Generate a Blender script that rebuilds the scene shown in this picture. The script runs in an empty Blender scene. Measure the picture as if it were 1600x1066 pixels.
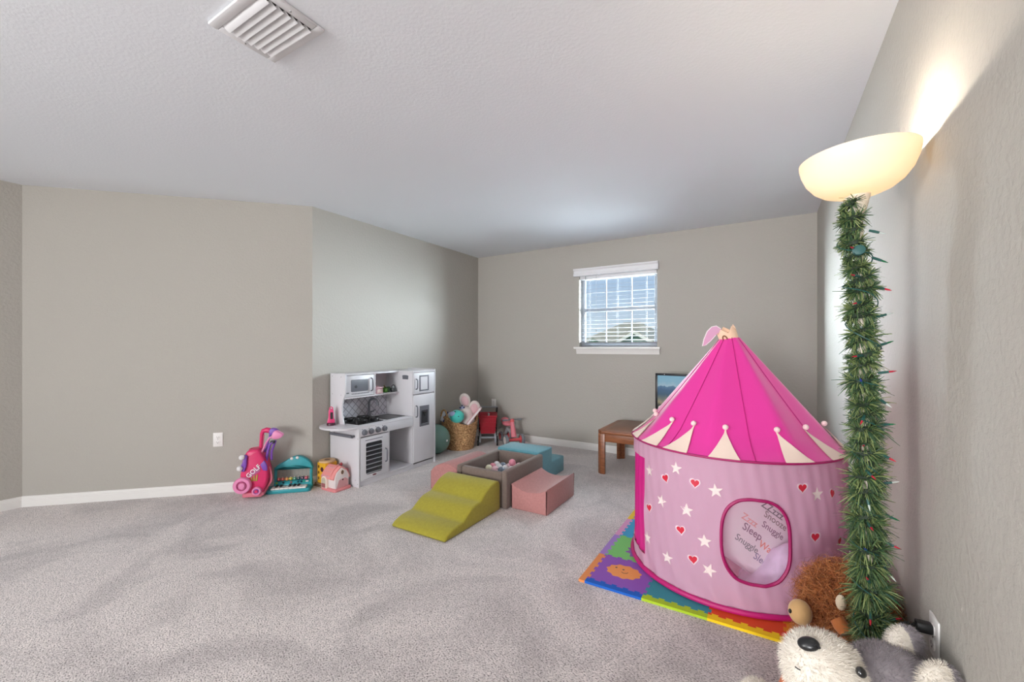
import bpy, bmesh, math, random
import numpy as np
from mathutils import Matrix, Vector, Euler, noise as mnoise
rnd = random.Random(11)
C = bpy.context.scene.collection
PI = math.pi
def R(a): return math.radians(a)
# ------------------------------------------------------------------ helpers
def lin(c):
    out = []
    for x in c[:3]:
        x = x/255.0
        out.append(x/12.92 if x <= .04045 else ((x+.055)/1.055)**2.4)
    return (out[0], out[1], out[2], 1.0)
MATS = {}
def mat(name, col, rough=.6, var=0, vscale=8, bump=0, bscale=200, metal=0, sheen=0, spec=.5, trans=0, coat=0, tcol=None, emit=0, detail=3):
    if name in MATS: return MATS[name]
    m = bpy.data.materials.new(name); m.use_nodes = True
    nt = m.node_tree; N = nt.nodes; L = nt.links
    b = N['Principled BSDF']; out = N['Material Output']
    b.inputs['Base Color'].default_value = lin(col)
    b.inputs['Roughness'].default_value = rough
    b.inputs['Metallic'].default_value = metal
    b.inputs['Specular IOR Level'].default_value = spec
    if sheen:
        b.inputs['Sheen Weight'].default_value = sheen; b.inputs['Sheen Roughness'].default_value = .4
    if coat:
        b.inputs['Coat Weight'].default_value = coat; b.inputs['Coat Roughness'].default_value = .15
    if emit:
        b.inputs['Emission Color'].default_value = lin(col); b.inputs['Emission Strength'].default_value = emit
    tc = None
    if var or bump:
        tc = N.new('ShaderNodeTexCoord')
    if var:
        n = N.new('ShaderNodeTexNoise'); n.inputs['Scale'].default_value = vscale; n.inputs['Detail'].default_value = detail
        L.new(tc.outputs['Object'], n.inputs['Vector'])
        r = N.new('ShaderNodeValToRGB'); c = lin(col)
        r.color_ramp.elements[0].position = .3; r.color_ramp.elements[1].position = .7
        r.color_ramp.elements[0].color = (c[0]*(1-var), c[1]*(1-var), c[2]*(1-var), 1)
        r.color_ramp.elements[1].color = (min(1, c[0]*(1+var)), min(1, c[1]*(1+var)), min(1, c[2]*(1+var)), 1)
        L.new(n.outputs['Fac'], r.inputs['Fac']); L.new(r.outputs['Color'], b.inputs['Base Color'])
    if bump:
        n2 = N.new('ShaderNodeTexNoise'); n2.inputs['Scale'].default_value = bscale; n2.inputs['Detail'].default_value = 3
        L.new(tc.outputs['Object'], n2.inputs['Vector'])
        bp = N.new('ShaderNodeBump'); bp.inputs['Strength'].default_value = bump; bp.inputs['Distance'].default_value = .002
        L.new(n2.outputs['Fac'], bp.inputs['Height']); L.new(bp.outputs['Normal'], b.inputs['Normal'])
    if trans:
        t = N.new('ShaderNodeBsdfTranslucent'); t.inputs['Color'].default_value = lin(tcol or col)
        mx = N.new('ShaderNodeMixShader'); mx.inputs['Fac'].default_value = trans
        L.new(b.outputs['BSDF'], mx.inputs[1]); L.new(t.outputs['BSDF'], mx.inputs[2]); L.new(mx.outputs['Shader'], out.inputs['Surface'])
    MATS[name] = m
    return m
def node(nt, t, **k):
    n = nt.nodes.new(t)
    for a, v in k.items():
        if a in n.inputs: n.inputs[a].default_value = v
        else: setattr(n, a, v)
    return n
WM = {}
def tag(o, label, cat, group=None):
    o['label'] = label; o['category'] = cat
    if group: o['group'] = group
    return o
def thing(name, label, cat, loc=(0, 0, 0), rz=0, group=None, rot=None):
    o = bpy.data.objects.new(name, None); C.objects.link(o)
    o.empty_display_size = .05
    e = rot if rot else Euler((0, 0, rz))
    o.location = loc; o.rotation_euler = e
    WM[o.name] = Matrix.Translation(loc) @ e.to_matrix().to_4x4()
    return tag(o, label, cat, group)
def copy_tree(o, parent=None):
    c = o.copy(); C.objects.link(c)
    if parent: c.parent = parent
    for ch in list(o.children): copy_tree(ch, c)
    return c
TXT = {}
class MB:
    def __init__(s): s.v = []; s.f = []; s.m = []
    def n(s): return len(s.v)
    def add(s, vs, fs, m=0, M=None):
        o = len(s.v)
        if M is not None: vs = [M @ Vector(p) for p in vs]
        s.v += [tuple(p) for p in vs]
        s.f += [tuple(i+o for i in f) for f in fs]
        s.m += [m]*len(fs) if not isinstance(m, (list, tuple)) else list(m)
        return s
    def xf(s, M, a=0):
        s.v[a:] = [tuple(M @ Vector(p)) for p in s.v[a:]]; return s
    def bm(s, bm, m=0, M=None):
        bm.verts.index_update()
        s.add([v.co.copy() for v in bm.verts], [[v.index for v in f.verts] for f in bm.faces], m, M); bm.free(); return s
    def box(s, x0, y0, z0, x1, y1, z1, m=0, bev=0, seg=2, M=None):
        bm = bmesh.new()
        vs = [bm.verts.new(p) for p in ((x0,y0,z0),(x1,y0,z0),(x1,y1,z0),(x0,y1,z0),(x0,y0,z1),(x1,y0,z1),(x1,y1,z1),(x0,y1,z1))]
        for q in ((3,2,1,0),(4,5,6,7),(0,1,5,4),(1,2,6,5),(2,3,7,6),(3,0,4,7)): bm.faces.new([vs[i] for i in q])
        if bev: bmesh.ops.bevel(bm, geom=list(bm.edges), offset=bev, segments=seg, affect='EDGES', profile=.5)
        return s.bm(bm, m, M)
    def prism(s, poly, a, b, axis='z', m=0, bev=0, seg=2, M=None):
        # poly in 2D; axis z: (x,y), axis y: (x,z), axis x: (y,z)
        bm = bmesh.new()
        def P(p, h):
            return (p[0], p[1], h) if axis == 'z' else ((p[0], h, p[1]) if axis == 'y' else (h, p[0], p[1]))
        A = [bm.verts.new(P(p, a)) for p in poly]; B = [bm.verts.new(P(p, b)) for p in poly]
        n = len(poly)
        bm.faces.new(A); bm.faces.new(list(reversed(B)))
        for i in range(n):
            j = (i+1) % n; bm.faces.new((A[j], A[i], B[i], B[j]))
        bmesh.ops.recalc_face_normals(bm, faces=list(bm.faces))
        if bev:
            ed = [e for e in bm.edges if len(e.link_faces) == 2 and e.calc_face_angle(0) > R(35)]
            bmesh.ops.bevel(bm, geom=ed, offset=bev, segments=seg, affect='EDGES', profile=.5)
        big = [f for f in bm.faces if len(f.verts) > 4]
        if big: bmesh.ops.triangulate(bm, faces=big, ngon_method='EAR_CLIP')
        return s.bm(bm, m, M)
    def strip(s, top, z0, a, b, axis='x', m=0, bev=0, seg=2):
        # solid under a profile curve: top = [(h, z)...], flat base at z0, extruded from a to b
        bm = bmesh.new(); P = (lambda h, z, e: (e, h, z)) if axis == 'x' else (lambda h, z, e: (h, e, z))
        rows = [[[bm.verts.new(P(h, zz, e)) for h, zz in pts] for pts in (top, [(h, z0) for h, z in top])] for e in (a, b)]
        n = len(top)
        for i in range(n-1):
            (ta, ba), (tb, bb) = rows
            for q in ((ta[i], ta[i+1], ba[i+1], ba[i]), (tb[i], tb[i+1], bb[i+1], bb[i]), (ta[i], ta[i+1], tb[i+1], tb[i]), (ba[i], ba[i+1], bb[i+1], bb[i])): bm.faces.new(q)
        for i in (0, n-1): bm.faces.new((rows[0][0][i], rows[1][0][i], rows[1][1][i], rows[0][1][i]))
        bmesh.ops.recalc_face_normals(bm, faces=list(bm.faces))
        if bev:
            ed = [e for e in bm.edges if len(e.link_faces) == 2 and e.calc_face_angle(0) > R(35)]
            bmesh.ops.bevel(bm, geom=ed, offset=bev, segments=seg, affect='EDGES', profile=.5)
        return s.bm(bm, m)
    def tube(s, path, r, n=8, m=0, closed=False, M=None, caps=True):
        P = [Vector(p) for p in path]; k = len(P)
        rs = r if isinstance(r, (list, tuple)) else [r]*k
        T = []
        for i in range(k):
            if closed: t = P[(i+1) % k]-P[i-1]
            else: t = P[min(i+1, k-1)]-P[max(i-1, 0)]
            T.append(t.normalized() if t.length > 0 else Vector((0, 0, 1)))
        u = T[0].orthogonal().normalized(); vs = []; fs = []
        for i in range(k):
            u = (u-T[i]*u.dot(T[i]))
            u = u.normalized() if u.length > 1e-6 else T[i].orthogonal().normalized()
            w = T[i].cross(u)
            for j in range(n):
                a = 2*PI*j/n; vs.append(P[i]+(u*math.cos(a)+w*math.sin(a))*rs[i])
        for i in range(k if closed else k-1):
            i2 = (i+1) % k
            for j in range(n):
                j2 = (j+1) % n; fs.append((i*n+j, i*n+j2, i2*n+j2, i2*n+j))
        if not closed and caps:
            fs.append(tuple(range(n-1, -1, -1))); fs.append(tuple((k-1)*n+j for j in range(n)))
        return s.add(vs, fs, m, M)
    def cyl(s, p0, p1, r0, r1=None, n=20, m=0, M=None):
        return s.tube([p0, p1], [r0, r0 if r1 is None else r1], n, m, M=M)
    def lathe(s, prof, n=32, m=0, M=None, a0=0, a1=360, cl=True):
        full = abs(a1-a0) >= 360; k = n if full else n+1; vs = []; fs = []
        for (r, z) in prof:
            for j in range(k):
                a = R(a0+(a1-a0)*j/n); vs.append((r*math.cos(a), r*math.sin(a), z))
        for i in range(len(prof)-1):
            for j in range(n):
                j2 = (j+1) % k; fs.append((i*k+j, i*k+j2, (i+1)*k+j2, (i+1)*k+j))
        if cl and full:
            if prof[0][0] > 1e-6: fs.append(tuple(range(k-1, -1, -1)))
            if prof[-1][0] > 1e-6: fs.append(tuple((len(prof)-1)*k+j for j in range(k)))
        return s.add(vs, fs, m, M)
    def ell(s, c, r, m=0, sub=3, M=None):
        if not isinstance(r, (list, tuple)): r = (r, r, r)
        bm = bmesh.new(); bmesh.ops.create_icosphere(bm, subdivisions=sub, radius=1)
        for v in bm.verts: v.co = Vector((v.co.x*r[0]+c[0], v.co.y*r[1]+c[1], v.co.z*r[2]+c[2]))
        return s.bm(bm, m, M)
    def grid(s, fn, nu, nv, m=0, M=None, wrapu=False):
        vs = []; fs = []
        for j in range(nv+1):
            for i in range(nu if wrapu else nu+1): vs.append(fn(i/nu, j/nv))
        w = nu if wrapu else nu+1
        for j in range(nv):
            for i in range(nu):
                i2 = (i+1) % w; fs.append((j*w+i, j*w+i2, (j+1)*w+i2, (j+1)*w+i))
        return s.add(vs, fs, m, M)
    def text(s, t, size, M, m=0, depth=.001, align='CENTER'):
        cu = bpy.data.curves.new('t', 'FONT'); cu.body = t; cu.size = size; cu.extrude = depth; cu.align_x = align; cu.align_y = 'CENTER'; cu.resolution_u = 3; cu.offset = size*.012
        ob = bpy.data.objects.new('t', cu); C.objects.link(ob)
        me = bpy.data.meshes.new_from_object(ob.evaluated_get(bpy.context.evaluated_depsgraph_get()))
        s.add([v.co.copy() for v in me.vertices], [tuple(p.vertices) for p in me.polygons], m, M)
        bpy.data.objects.remove(ob); bpy.data.curves.remove(cu); bpy.data.meshes.remove(me)
        return s
    def build(s, name, mats, parent=None, world=False, smooth=True, ang=40, label=None, loc=None):
        me = bpy.data.meshes.new(name)
        v = s.v
        o = bpy.data.objects.new(name, me); C.objects.link(o)
        if parent is not None:
            PM = WM[parent.name]; WM[o.name] = PM
            o.parent = parent
            if world:
                I = PM.inverted(); v = [tuple(I @ Vector(p)) for p in v]
        elif loc is not None:
            o.location = loc; WM[o.name] = Matrix.Translation(loc)
            if world: v = [(p[0]-loc[0], p[1]-loc[1], p[2]-loc[2]) for p in v]
        else: WM[o.name] = Matrix.Identity(4)
        me.from_pydata(v, [], s.f)
        if not isinstance(mats, (list, tuple)): mats = [mats]
        for m in mats: me.materials.append(m)
        me.polygons.foreach_set('material_index', s.m)
        if smooth:
            me.polygons.foreach_set('use_smooth', [True]*len(s.f))
            me.set_sharp_from_angle(angle=R(ang))
        me.update()
        if label: o['label'] = label
        return o
def struct(name, mb, m, label, **k):
    o = mb.build(name, m, **k); o['kind'] = 'structure'; o['label'] = label; o['category'] = name.split('_')[0]; return o
def arc(cx, cy, r, a0, a1, n, ry=None):
    return [(cx+r*math.cos(R(a0+(a1-a0)*i/n)), cy+(ry or r)*math.sin(R(a0+(a1-a0)*i/n))) for i in range(n+1)]
def rrect(x0, y0, x1, y1, r, n=5):
    return arc(x1-r, y0+r, r, -90, 0, n)+arc(x1-r, y1-r, r, 0, 90, n)+arc(x0+r, y1-r, r, 90, 180, n)+arc(x0+r, y0+r, r, 180, 270, n)
def frame_rect(mb, x0, y0, x1, y1, t, a, b, axis, m=0, bev=.002):
    f = (lambda p0, q0, p1, q1: mb.box(*((p0, q0, a, p1, q1, b) if axis == 'z' else ((p0, a, q0, p1, b, q1) if axis == 'y' else (a, p0, q0, b, p1, q1))), m=m, bev=bev))
    f(x0, y0, x1, y0+t); f(x0, y1-t, x1, y1); f(x0, y0+t, x0+t, y1-t); f(x1-t, y0+t, x1, y1-t)
# implicit star-shaped blob bodies (smooth union of ellipsoids)
def blob(parts, origin, sub=4, k=.03):
    """parts: (center, radii). returns verts, faces, normals on the smooth union seen from origin"""
    cs = np.array([p[0] for p in parts], float); rs = np.array([p[1] for p in parts], float)
    def sdf(P):
        d = []
        for c, r in zip(cs, rs):
            q = (P-c)/r; l = np.linalg.norm(q, axis=1); d.append((l-1)*r.min())
        d = np.array(d); return -k*np.log(np.exp(-d/k).sum(0))
    bm = bmesh.new(); bmesh.ops.create_icosphere(bm, subdivisions=sub, radius=1)
    bm.verts.index_update()
    D = np.array([v.co[:] for v in bm.verts]); F = [tuple(v.index for v in f.verts) for f in bm.faces]; bm.free()
    o = np.array(origin, float)
    # outermost surface: march from outside inward
    hi = np.full(len(D), 1.2); found = np.zeros(len(D), bool); t = hi.copy()
    for st in np.linspace(1.2, 0, 241):
        s = sdf(o+D*st); new = (~found) & (s <= 0); t[new] = st; found |= new
    a = t.copy(); b = t+.005
    for _ in range(14):
        mid = (a+b)/2; s = sdf(o+D*mid[:, None]); ins = s <= 0
        a = np.where(ins, mid, a); b = np.where(ins, b, mid)
    V = o+D*((a+b)/2)[:, None]
    e = 1e-4
    G = np.stack([sdf(V+np.array(d)*e)-sdf(V-np.array(d)*e) for d in ((1,0,0),(0,1,0),(0,0,1))], 1)
    G /= np.linalg.norm(G, axis=1)[:, None]+1e-9
    return V, F, G
def fur(mb, V, F, NRM, n, length, width, seed, matfn=None, comb=(0,0,0), curl=0., jitter=.5, keep=None, lv=.4, seg=3):
    g = np.random.default_rng(seed)
    Fa = np.array([f[:3] for f in F]); A = V[Fa[:,0]]; B = V[Fa[:,1]]; Cc = V[Fa[:,2]]
    ar = np.linalg.norm(np.cross(B-A, Cc-A), axis=1); idx = g.choice(len(Fa), n, p=ar/ar.sum())
    r1 = np.sqrt(g.random(n)); r2 = g.random(n)
    w = np.stack([1-r1, r1*(1-r2), r1*r2], 1)[:, :, None]
    P = (np.stack([A[idx], B[idx], Cc[idx]], 1)*w).sum(1)
    Nn = (np.stack([NRM[Fa[idx,0]], NRM[Fa[idx,1]], NRM[Fa[idx,2]]], 1)*w).sum(1)
    for i in range(n):
        p = P[i]
        if keep and not keep(p): continue
        mi = matfn(p) if matfn else 0
        d = Nn[i]+np.array(comb)+g.normal(0, jitter, 3)*.5
        d /= np.linalg.norm(d)+1e-9
        Lh = length*(1-lv+2*lv*g.random())
        side = np.cross(d, g.normal(0, 1, 3)); side /= np.linalg.norm(side)+1e-9
        up = np.cross(side, d); ph = g.random()*6.28
        vs = []; 
        for k in range(seg+1):
            t = k/seg
            q = p+d*Lh*t + (side*math.sin(ph+t*5)+up*math.cos(ph+t*5))*curl*Lh*t + np.array((0,0,-1))*Lh*.25*t*t
            ww = width*(1-t*.85)
            sd = side if k % 2 == 0 or curl == 0 else side
            vs.append(q-sd*ww); vs.append(q+sd*ww)
        fs = [(2*k, 2*k+1, 2*k+3, 2*k+2) for k in range(seg)]
        mb.add([tuple(x) for x in vs], fs, mi)
# ------------------------------------------------------------------ room dimensions
XR, YB, XL, YC, XLL, H = 0.405, 4.715, -3.389, 2.242, -4.823, 2.44
YD = YC-(XL-XLL); YR = -7.0
S2 = math.sqrt(.5)
def wall_mat(name, col, bscale=38, strength=.35):
    m = mat(name, col, .75, spec=.25)
    nt = m.node_tree; b = nt.nodes['Principled BSDF']
    tc = node(nt, 'ShaderNodeTexCoord')
    n1 = node(nt, 'ShaderNodeTexNoise', Scale=bscale, Detail=4.0, Roughness=.55)
    n2 = node(nt, 'ShaderNodeTexNoise', Scale=bscale*4.2, Detail=2.0)
    rp = node(nt, 'ShaderNodeValToRGB'); rp.color_ramp.elements[0].position = .42; rp.color_ramp.elements[1].position = .62
    ad = node(nt, 'ShaderNodeMath', operation='MULTIPLY_ADD'); ad.inputs[1].default_value = .35
    bp = node(nt, 'ShaderNodeBump', Strength=strength, Distance=.004)
    L = nt.links
    L.new(tc.outputs['Object'], n1.inputs['Vector']); L.new(tc.outputs['Object'], n2.inputs['Vector'])
    L.new(n1.outputs['Fac'], rp.inputs['Fac']); L.new(n2.outputs['Fac'], ad.inputs[0]); L.new(rp.outputs['Color'], ad.inputs[2])
    L.new(ad.outputs[0], bp.inputs['Height']); L.new(bp.outputs['Normal'], b.inputs['Normal'])
    return m
M_wall = wall_mat('greige_wall_paint', (181, 177, 169), 55, .27)
M_ceil = wall_mat('textured_ceiling_paint', (235, 239, 244), 70, .10)
M_trim = mat('white_trim_paint', (236, 234, 230), .35)
M_white = mat('white_plastic', (238, 238, 240), .4)
# carpet
M_carpet = mat('grey_carpet_pile', (150, 143, 143), .95, spec=.1, sheen=.25)
def _carpet():
    nt = M_carpet.node_tree; b = nt.nodes['Principled BSDF']; L = nt.links
    tc = node(nt, 'ShaderNodeTexCoord')
    fine = node(nt, 'ShaderNodeTexNoise', Scale=125.0, Detail=5.0, Roughness=.6)
    mp = node(nt, 'ShaderNodeMapping'); mp.inputs['Scale'].default_value = (1, 1.6, 1); mp.inputs['Rotation'].default_value = (0, 0, .6)
    big = node(nt, 'ShaderNodeTexNoise', Scale=1.5, Detail=5.0, Roughness=.55, Distortion=1.2)
    L.new(tc.outputs['Object'], mp.inputs['Vector'])
    for n in (fine,): L.new(mp.outputs['Vector'], n.inputs['Vector'])
    L.new(tc.outputs['Object'], big.inputs['Vector'])
    r1 = node(nt, 'ShaderNodeValToRGB'); e = r1.color_ramp.elements
    e[0].position = .36; e[0].color = lin((112, 105, 104)); e[1].position = .60; e[1].color = lin((252, 243, 240)); q = e.new(.46); q.color = lin((220, 211, 208))
    L.new(fine.outputs['Fac'], r1.inputs['Fac'])
    r2 = node(nt, 'ShaderNodeValToRGB'); e = r2.color_ramp.elements
    e[0].position = .36; e[0].color = (.75, .75, .76, 1); e[1].position = .58; e[1].color = (1.0, 1.0, 1.0, 1)
    L.new(big.outputs['Fac'], r2.inputs['Fac'])
    mid = node(nt, 'ShaderNodeTexNoise', Scale=26.0, Detail=4.0, Roughness=.65); L.new(mp.outputs['Vector'], mid.inputs['Vector'])
    r3 = node(nt, 'ShaderNodeValToRGB'); e = r3.color_ramp.elements
    e[0].position = .35; e[0].color = (.84, .84, .84, 1); e[1].position = .6; e[1].color = (1.0, 1.0, 1.0, 1)
    L.new(mid.outputs['Fac'], r3.inputs['Fac'])
    mx = node(nt, 'ShaderNodeMix', data_type='RGBA', blend_type='MULTIPLY'); mx.inputs['Factor'].default_value = 1
    m2 = node(nt, 'ShaderNodeMix', data_type='RGBA', blend_type='MULTIPLY'); m2.inputs['Factor'].default_value = 1
    L.new(r1.outputs['Color'], mx.inputs['A']); L.new(r2.outputs['Color'], mx.inputs['B'])
    L.new(mx.outputs['Result'], m2.inputs['A']); L.new(r3.outputs['Color'], m2.inputs['B'])
    L.new(m2.outputs['Result'], b.inputs['Base Color'])
    bp = node(nt, 'ShaderNodeBump', Strength=.5, Distance=.006)
    L.new(fine.outputs['Fac'], bp.inputs['Height']); L.new(bp.outputs['Normal'], b.inputs['Normal'])
_carpet()
# ------------------------------------------------------------------ shell
t = .12
struct('floor', MB().box(XLL-t, YR-t, -.1, XR+t, YB+t, 0), M_carpet, 'mottled grey plush carpet covering the whole room', smooth=False)
struct('ceiling', MB().box(XLL-t, YR-t, H, XR+t, YB+t, H+.1), M_ceil, 'light grey textured ceiling', smooth=False)
struct('wall_right', MB().box(XR, YR-t, 0, XR+t, YB+t, H), M_wall, 'textured pale wall running beside the floor lamp', smooth=False)
struct('wall_left', MB().box(XL-t, YC, 0, XL, YB+t, H), M_wall, 'grey wall behind the play kitchen', smooth=False)
pd = [(XL, YC), (XL-t, YC+.0), (XLL-t, YD), (XLL, YD)]
struct('wall_diagonal', MB().prism([(XL, YC), (XL-t, YC+.05), (XLL-t, YD+.07), (XLL, YD)], 0, H), M_wall, 'slanted greige wall behind the golf bag and toy piano', smooth=False)
struct('wall_far_left', MB().box(XLL-t, YR-t, 0, XLL, -4.6, H).box(XLL-t, -2.6, 0, XLL, YD+.02, H).box(XLL-t, -4.6, 0, XLL, -2.6, .45).box(XLL-t, -4.6, 2.2, XLL, -2.6, H), M_wall, 'sliver of wall at the far left edge', smooth=False)  # opening behind the camera is cut for the added side fill
# back wall with the window opening
WX0, WX1, WZ0, WZ1 = -1.906, -1.004, 1.215, 2.06
mb = MB()
mb.box(XL-t, YB, 0, WX0, YB+t, H); mb.box(WX1, YB, 0, XR+t, YB+t, H); mb.box(WX0, YB, 0, WX1, YB+t, WZ0); mb.box(WX0, YB, WZ1, WX1, YB+t, H)
struct('wall_back', mb, M_wall, 'grey back wall with a single window', smooth=False)
# rear wall behind the camera, with two invented openings for added fill lights
mb = MB(); RW = [(-4.2, -2.35), (-1.85, 0.0)]
xs = [XLL-t]+[q for w in RW for q in w]+[XR+t]
for i in range(0, len(xs), 2): mb.box(xs[i], YR-t, 0, xs[i+1], YR, H)
for a, b in RW: mb.box(a, YR-t, 0, b, YR, .45); mb.box(a, YR-t, 2.2, b, YR, H)
struct('wall_rear', mb, M_wall, 'unseen wall behind the viewer with two openings added for fill light', smooth=False)
# baseboards: stepped profile extruded along a run
BBP = [(0, 0), (.014, 0), (.014, .052), (.011, .056), (.011, .068), (.006, .078), (0, .08)]
def baseboard(name, p0, p1, nrm, label):
    p0 = Vector(p0); p1 = Vector(p1); n = Vector(nrm)
    vs = []; k = len(BBP)
    for p in (p0, p1):
        for d, z in BBP: vs.append((p.x+n.x*d, p.y+n.y*d, z))
    fs = [(i, (i+1) % k, k+(i+1) % k, k+i) for i in range(k)]+[tuple(range(k-1, -1, -1)), tuple(range(k, 2*k))]
    struct(name, MB().add(vs, fs), M_trim, label, ang=20)
e = .0058
baseboard('baseboard_back', (XL, YB), (XR, YB), (0, -1), 'white baseboard under the window wall')
baseboard('baseboard_right', (XR, YR), (XR, YB), (-1, 0), 'white baseboard along the lamp wall')
baseboard('baseboard_left', (XL, YC-e), (XL, YB), (1, 0), 'white baseboard behind the play kitchen')
baseboard('baseboard_diagonal', (XLL+.0, YD), (XL+.004, YC+.004), (S2, -S2), 'white baseboard under the slanted wall')
baseboard('baseboard_far_left', (XLL, YR), (XLL, YD+.006), (1, 0), 'white baseboard at the far left edge')
# ------------------------------------------------------------------ window
M_glass = bpy.data.materials.new('window_glass'); M_glass.use_nodes = True
nt = M_glass.node_tree; nt.nodes.remove(nt.nodes['Principled BSDF'])
tr = node(nt, 'ShaderNodeBsdfTransparent'); gl = node(nt, 'ShaderNodeBsdfGlossy', Roughness=.02); mx = node(nt, 'ShaderNodeMixShader'); mx.inputs[0].default_value = .012
tr.inputs[0].default_value = (.93, .96, .96, 1)
nt.links.new(tr.outputs[0], mx.inputs[1]); nt.links.new(gl.outputs[0], mx.inputs[2]); nt.links.new(mx.outputs[0], nt.nodes['Material Output'].inputs[0])
M_vinyl = mat('white_vinyl_toned_down', (146, 150, 156), .4)  # white vinyl, colour darkened to offset the strong daylight lamps
win = bpy.data.objects.new('window_1', None); C.objects.link(win); win.location = (WX0, YB, WZ0); WM[win.name] = Matrix.Translation(win.location)
win['kind'] = 'structure'; win['label'] = 'small single-hung window with white frame and grid bars in the back wall'; win['category'] = 'window'
mb = MB(); fy0, fy1 = YB+.075, YB+.115
frame_rect(mb, WX0, WZ0, WX1, WZ1, .045, fy0, fy1, 'y'); mb.build('window_frame', M_vinyl, win, world=True)
zm = 1.655
MB().box(WX0+.045, fy0+.002, zm-.022, WX1-.045, fy1-.002, zm+.022, bev=.003).build('meeting_rail', M_vinyl, win, world=True)
for k, fx in enumerate((.335, .665)):
    x = WX0+(WX1-WX0)*fx
    MB().box(x-.005, fy0+.012, WZ0+.045, x+.005, fy1-.012, WZ1-.045).build('grid_bar', M_vinyl, win, world=True)
for z in (1.86,):
    MB().box(WX0+.045, fy0+.014, z-.005, WX1-.045, fy1-.014, z+.005).build('grid_bar', M_vinyl, win, world=True)
MB().box(WX0+.04, fy0+.018, WZ0+.04, WX1-.04, fy0+.022, WZ1-.04).build('pane', M_glass, win, world=True)
mb = MB(); mb.box(WX0-.056, YB-.045, WZ0-.028, WX1+.036, YB+.075, WZ0, bev=.006, seg=3)
mb.prism([(YB, WZ0-.085), (YB-.014, WZ0-.085), (YB-.018, WZ0-.06), (YB-.03, WZ0-.028), (YB, WZ0-.028)], WX0-.03, WX1+.028, 'x')
struct('trim_1', mb, M_trim, 'white window sill with moulded apron below the window')
# blind
M_slat = mat('white_faux_wood', (232, 232, 234), .45); M_sl2 = mat('white_slat_toned_down', (132, 136, 142), .5)  # second material: white slats darkened so the window lamps don't blow them out
bl = thing('window_blind', 'white horizontal slatted blind hanging open in the window', 'window blind', (-1.455, YB, 1.26))
mb = MB(); mb.prism([(YB-.004, 2.052), (YB-.05, 2.052), (YB-.055, 2.06), (YB-.055, 2.075), (YB-.045, 2.08), (YB-.045, 2.11), (YB-.06, 2.125), (YB-.06, 2.138), (YB-.004, 2.138)], WX0-.053, WX1+.018, 'x')
mb.build('valance', M_slat, bl, world=True)
MB().box(WX0+.006, YB+.01, 2.015, WX1-.006, YB+.06, 2.057, bev=.002).build('headrail', M_slat, bl, world=True)
ns = 16
for k in range(ns):
    z = 1.292+k*.0465
    Mx = Matrix.Translation((0, YB+.035, z)) @ Matrix.Rotation(R(8), 4, 'X')
    MB().box(WX0+.008, -.019, -.001, WX1-.008, .019, .001, M=Mx).build('slat', M_sl2, bl, world=True)
MB().box(WX0+.008, YB+.01, 1.252, WX1-.008, YB+.06, 1.27, bev=.003).build('bottom_rail', M_sl2, bl, world=True)
for x in (WX0+.12, WX0+.455, WX1-.12):
    mb = MB()
    for dy in (.011, .059): mb.cyl((x, YB+dy, 1.255), (x, YB+dy, 2.02), .0009, n=5)
    mb.build('ladder_cord', M_slat, bl, world=True)
mb = MB(); x = WX0+.215
mb.cyl((x, YB-.008, 1.42), (x, YB-.008, 2.05), .0012, n=5); mb.lathe([(.001, .03), (.005, .02), (.006, .005), (.003, 0)], 10, M=Matrix.Translation((x, YB-.008, 1.39)))
mb.build('pull_cord', mat('grey_cord', (150, 155, 158), .6), bl, world=True)
MB().cyl((WX0+.085, YB-.012, 1.60), (WX0+.085, YB-.012, 2.05), .004, n=8).build('tilt_wand', mat('grey_cord', (150, 155, 158)), bl, world=True)
# ------------------------------------------------------------------ ceiling register
v = thing('ceiling_vent', 'white louvered air vent in the ceiling', 'air vent', (-1.63, .89, H))
M_vent = mat('white_enamel', (222, 222, 224), .35)
vx0, vx1, vy0, vy1 = -1.803, -1.458, .764, 1.018
MB().box(vx0+.02, vy0+.02, H-.004, vx1-.02, vy1-.02, H-.001).build('duct_opening', mat('duct_dark', (70, 70, 72), .8), v, world=True)
mb = MB(); frame_rect(mb, vx0, vy0, vx1, vy1, .034, H-.012, H, 'z', bev=.004); mb.build('frame', M_vent, v, world=True)
nl = 7; 
for k in range(nl):
    y = vy0+.047+k*.0265
    pr = [(y-.012, H-.006), (y-.004, H-.013), (y+.004, H-.018), (y+.013, H-.0205), (y+.0135, H-.019), (y+.004, H-.0165), (y-.003, H-.0115), (y-.011, H-.005)]
    MB().prism(pr, vx0+.036, vx1-.036, 'x').build('louver', M_vent, v, world=True)
for x in ((vx0+.017), (vx1-.017)):
    MB().lathe([(.0, -.0025), (.003, -.002), (.004, 0)], 10, M=Matrix.Translation((x, .89, H-.0122))).build('screw', mat('screw_grey', (150, 150, 150), .3, metal=.8), v, world=True)
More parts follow.
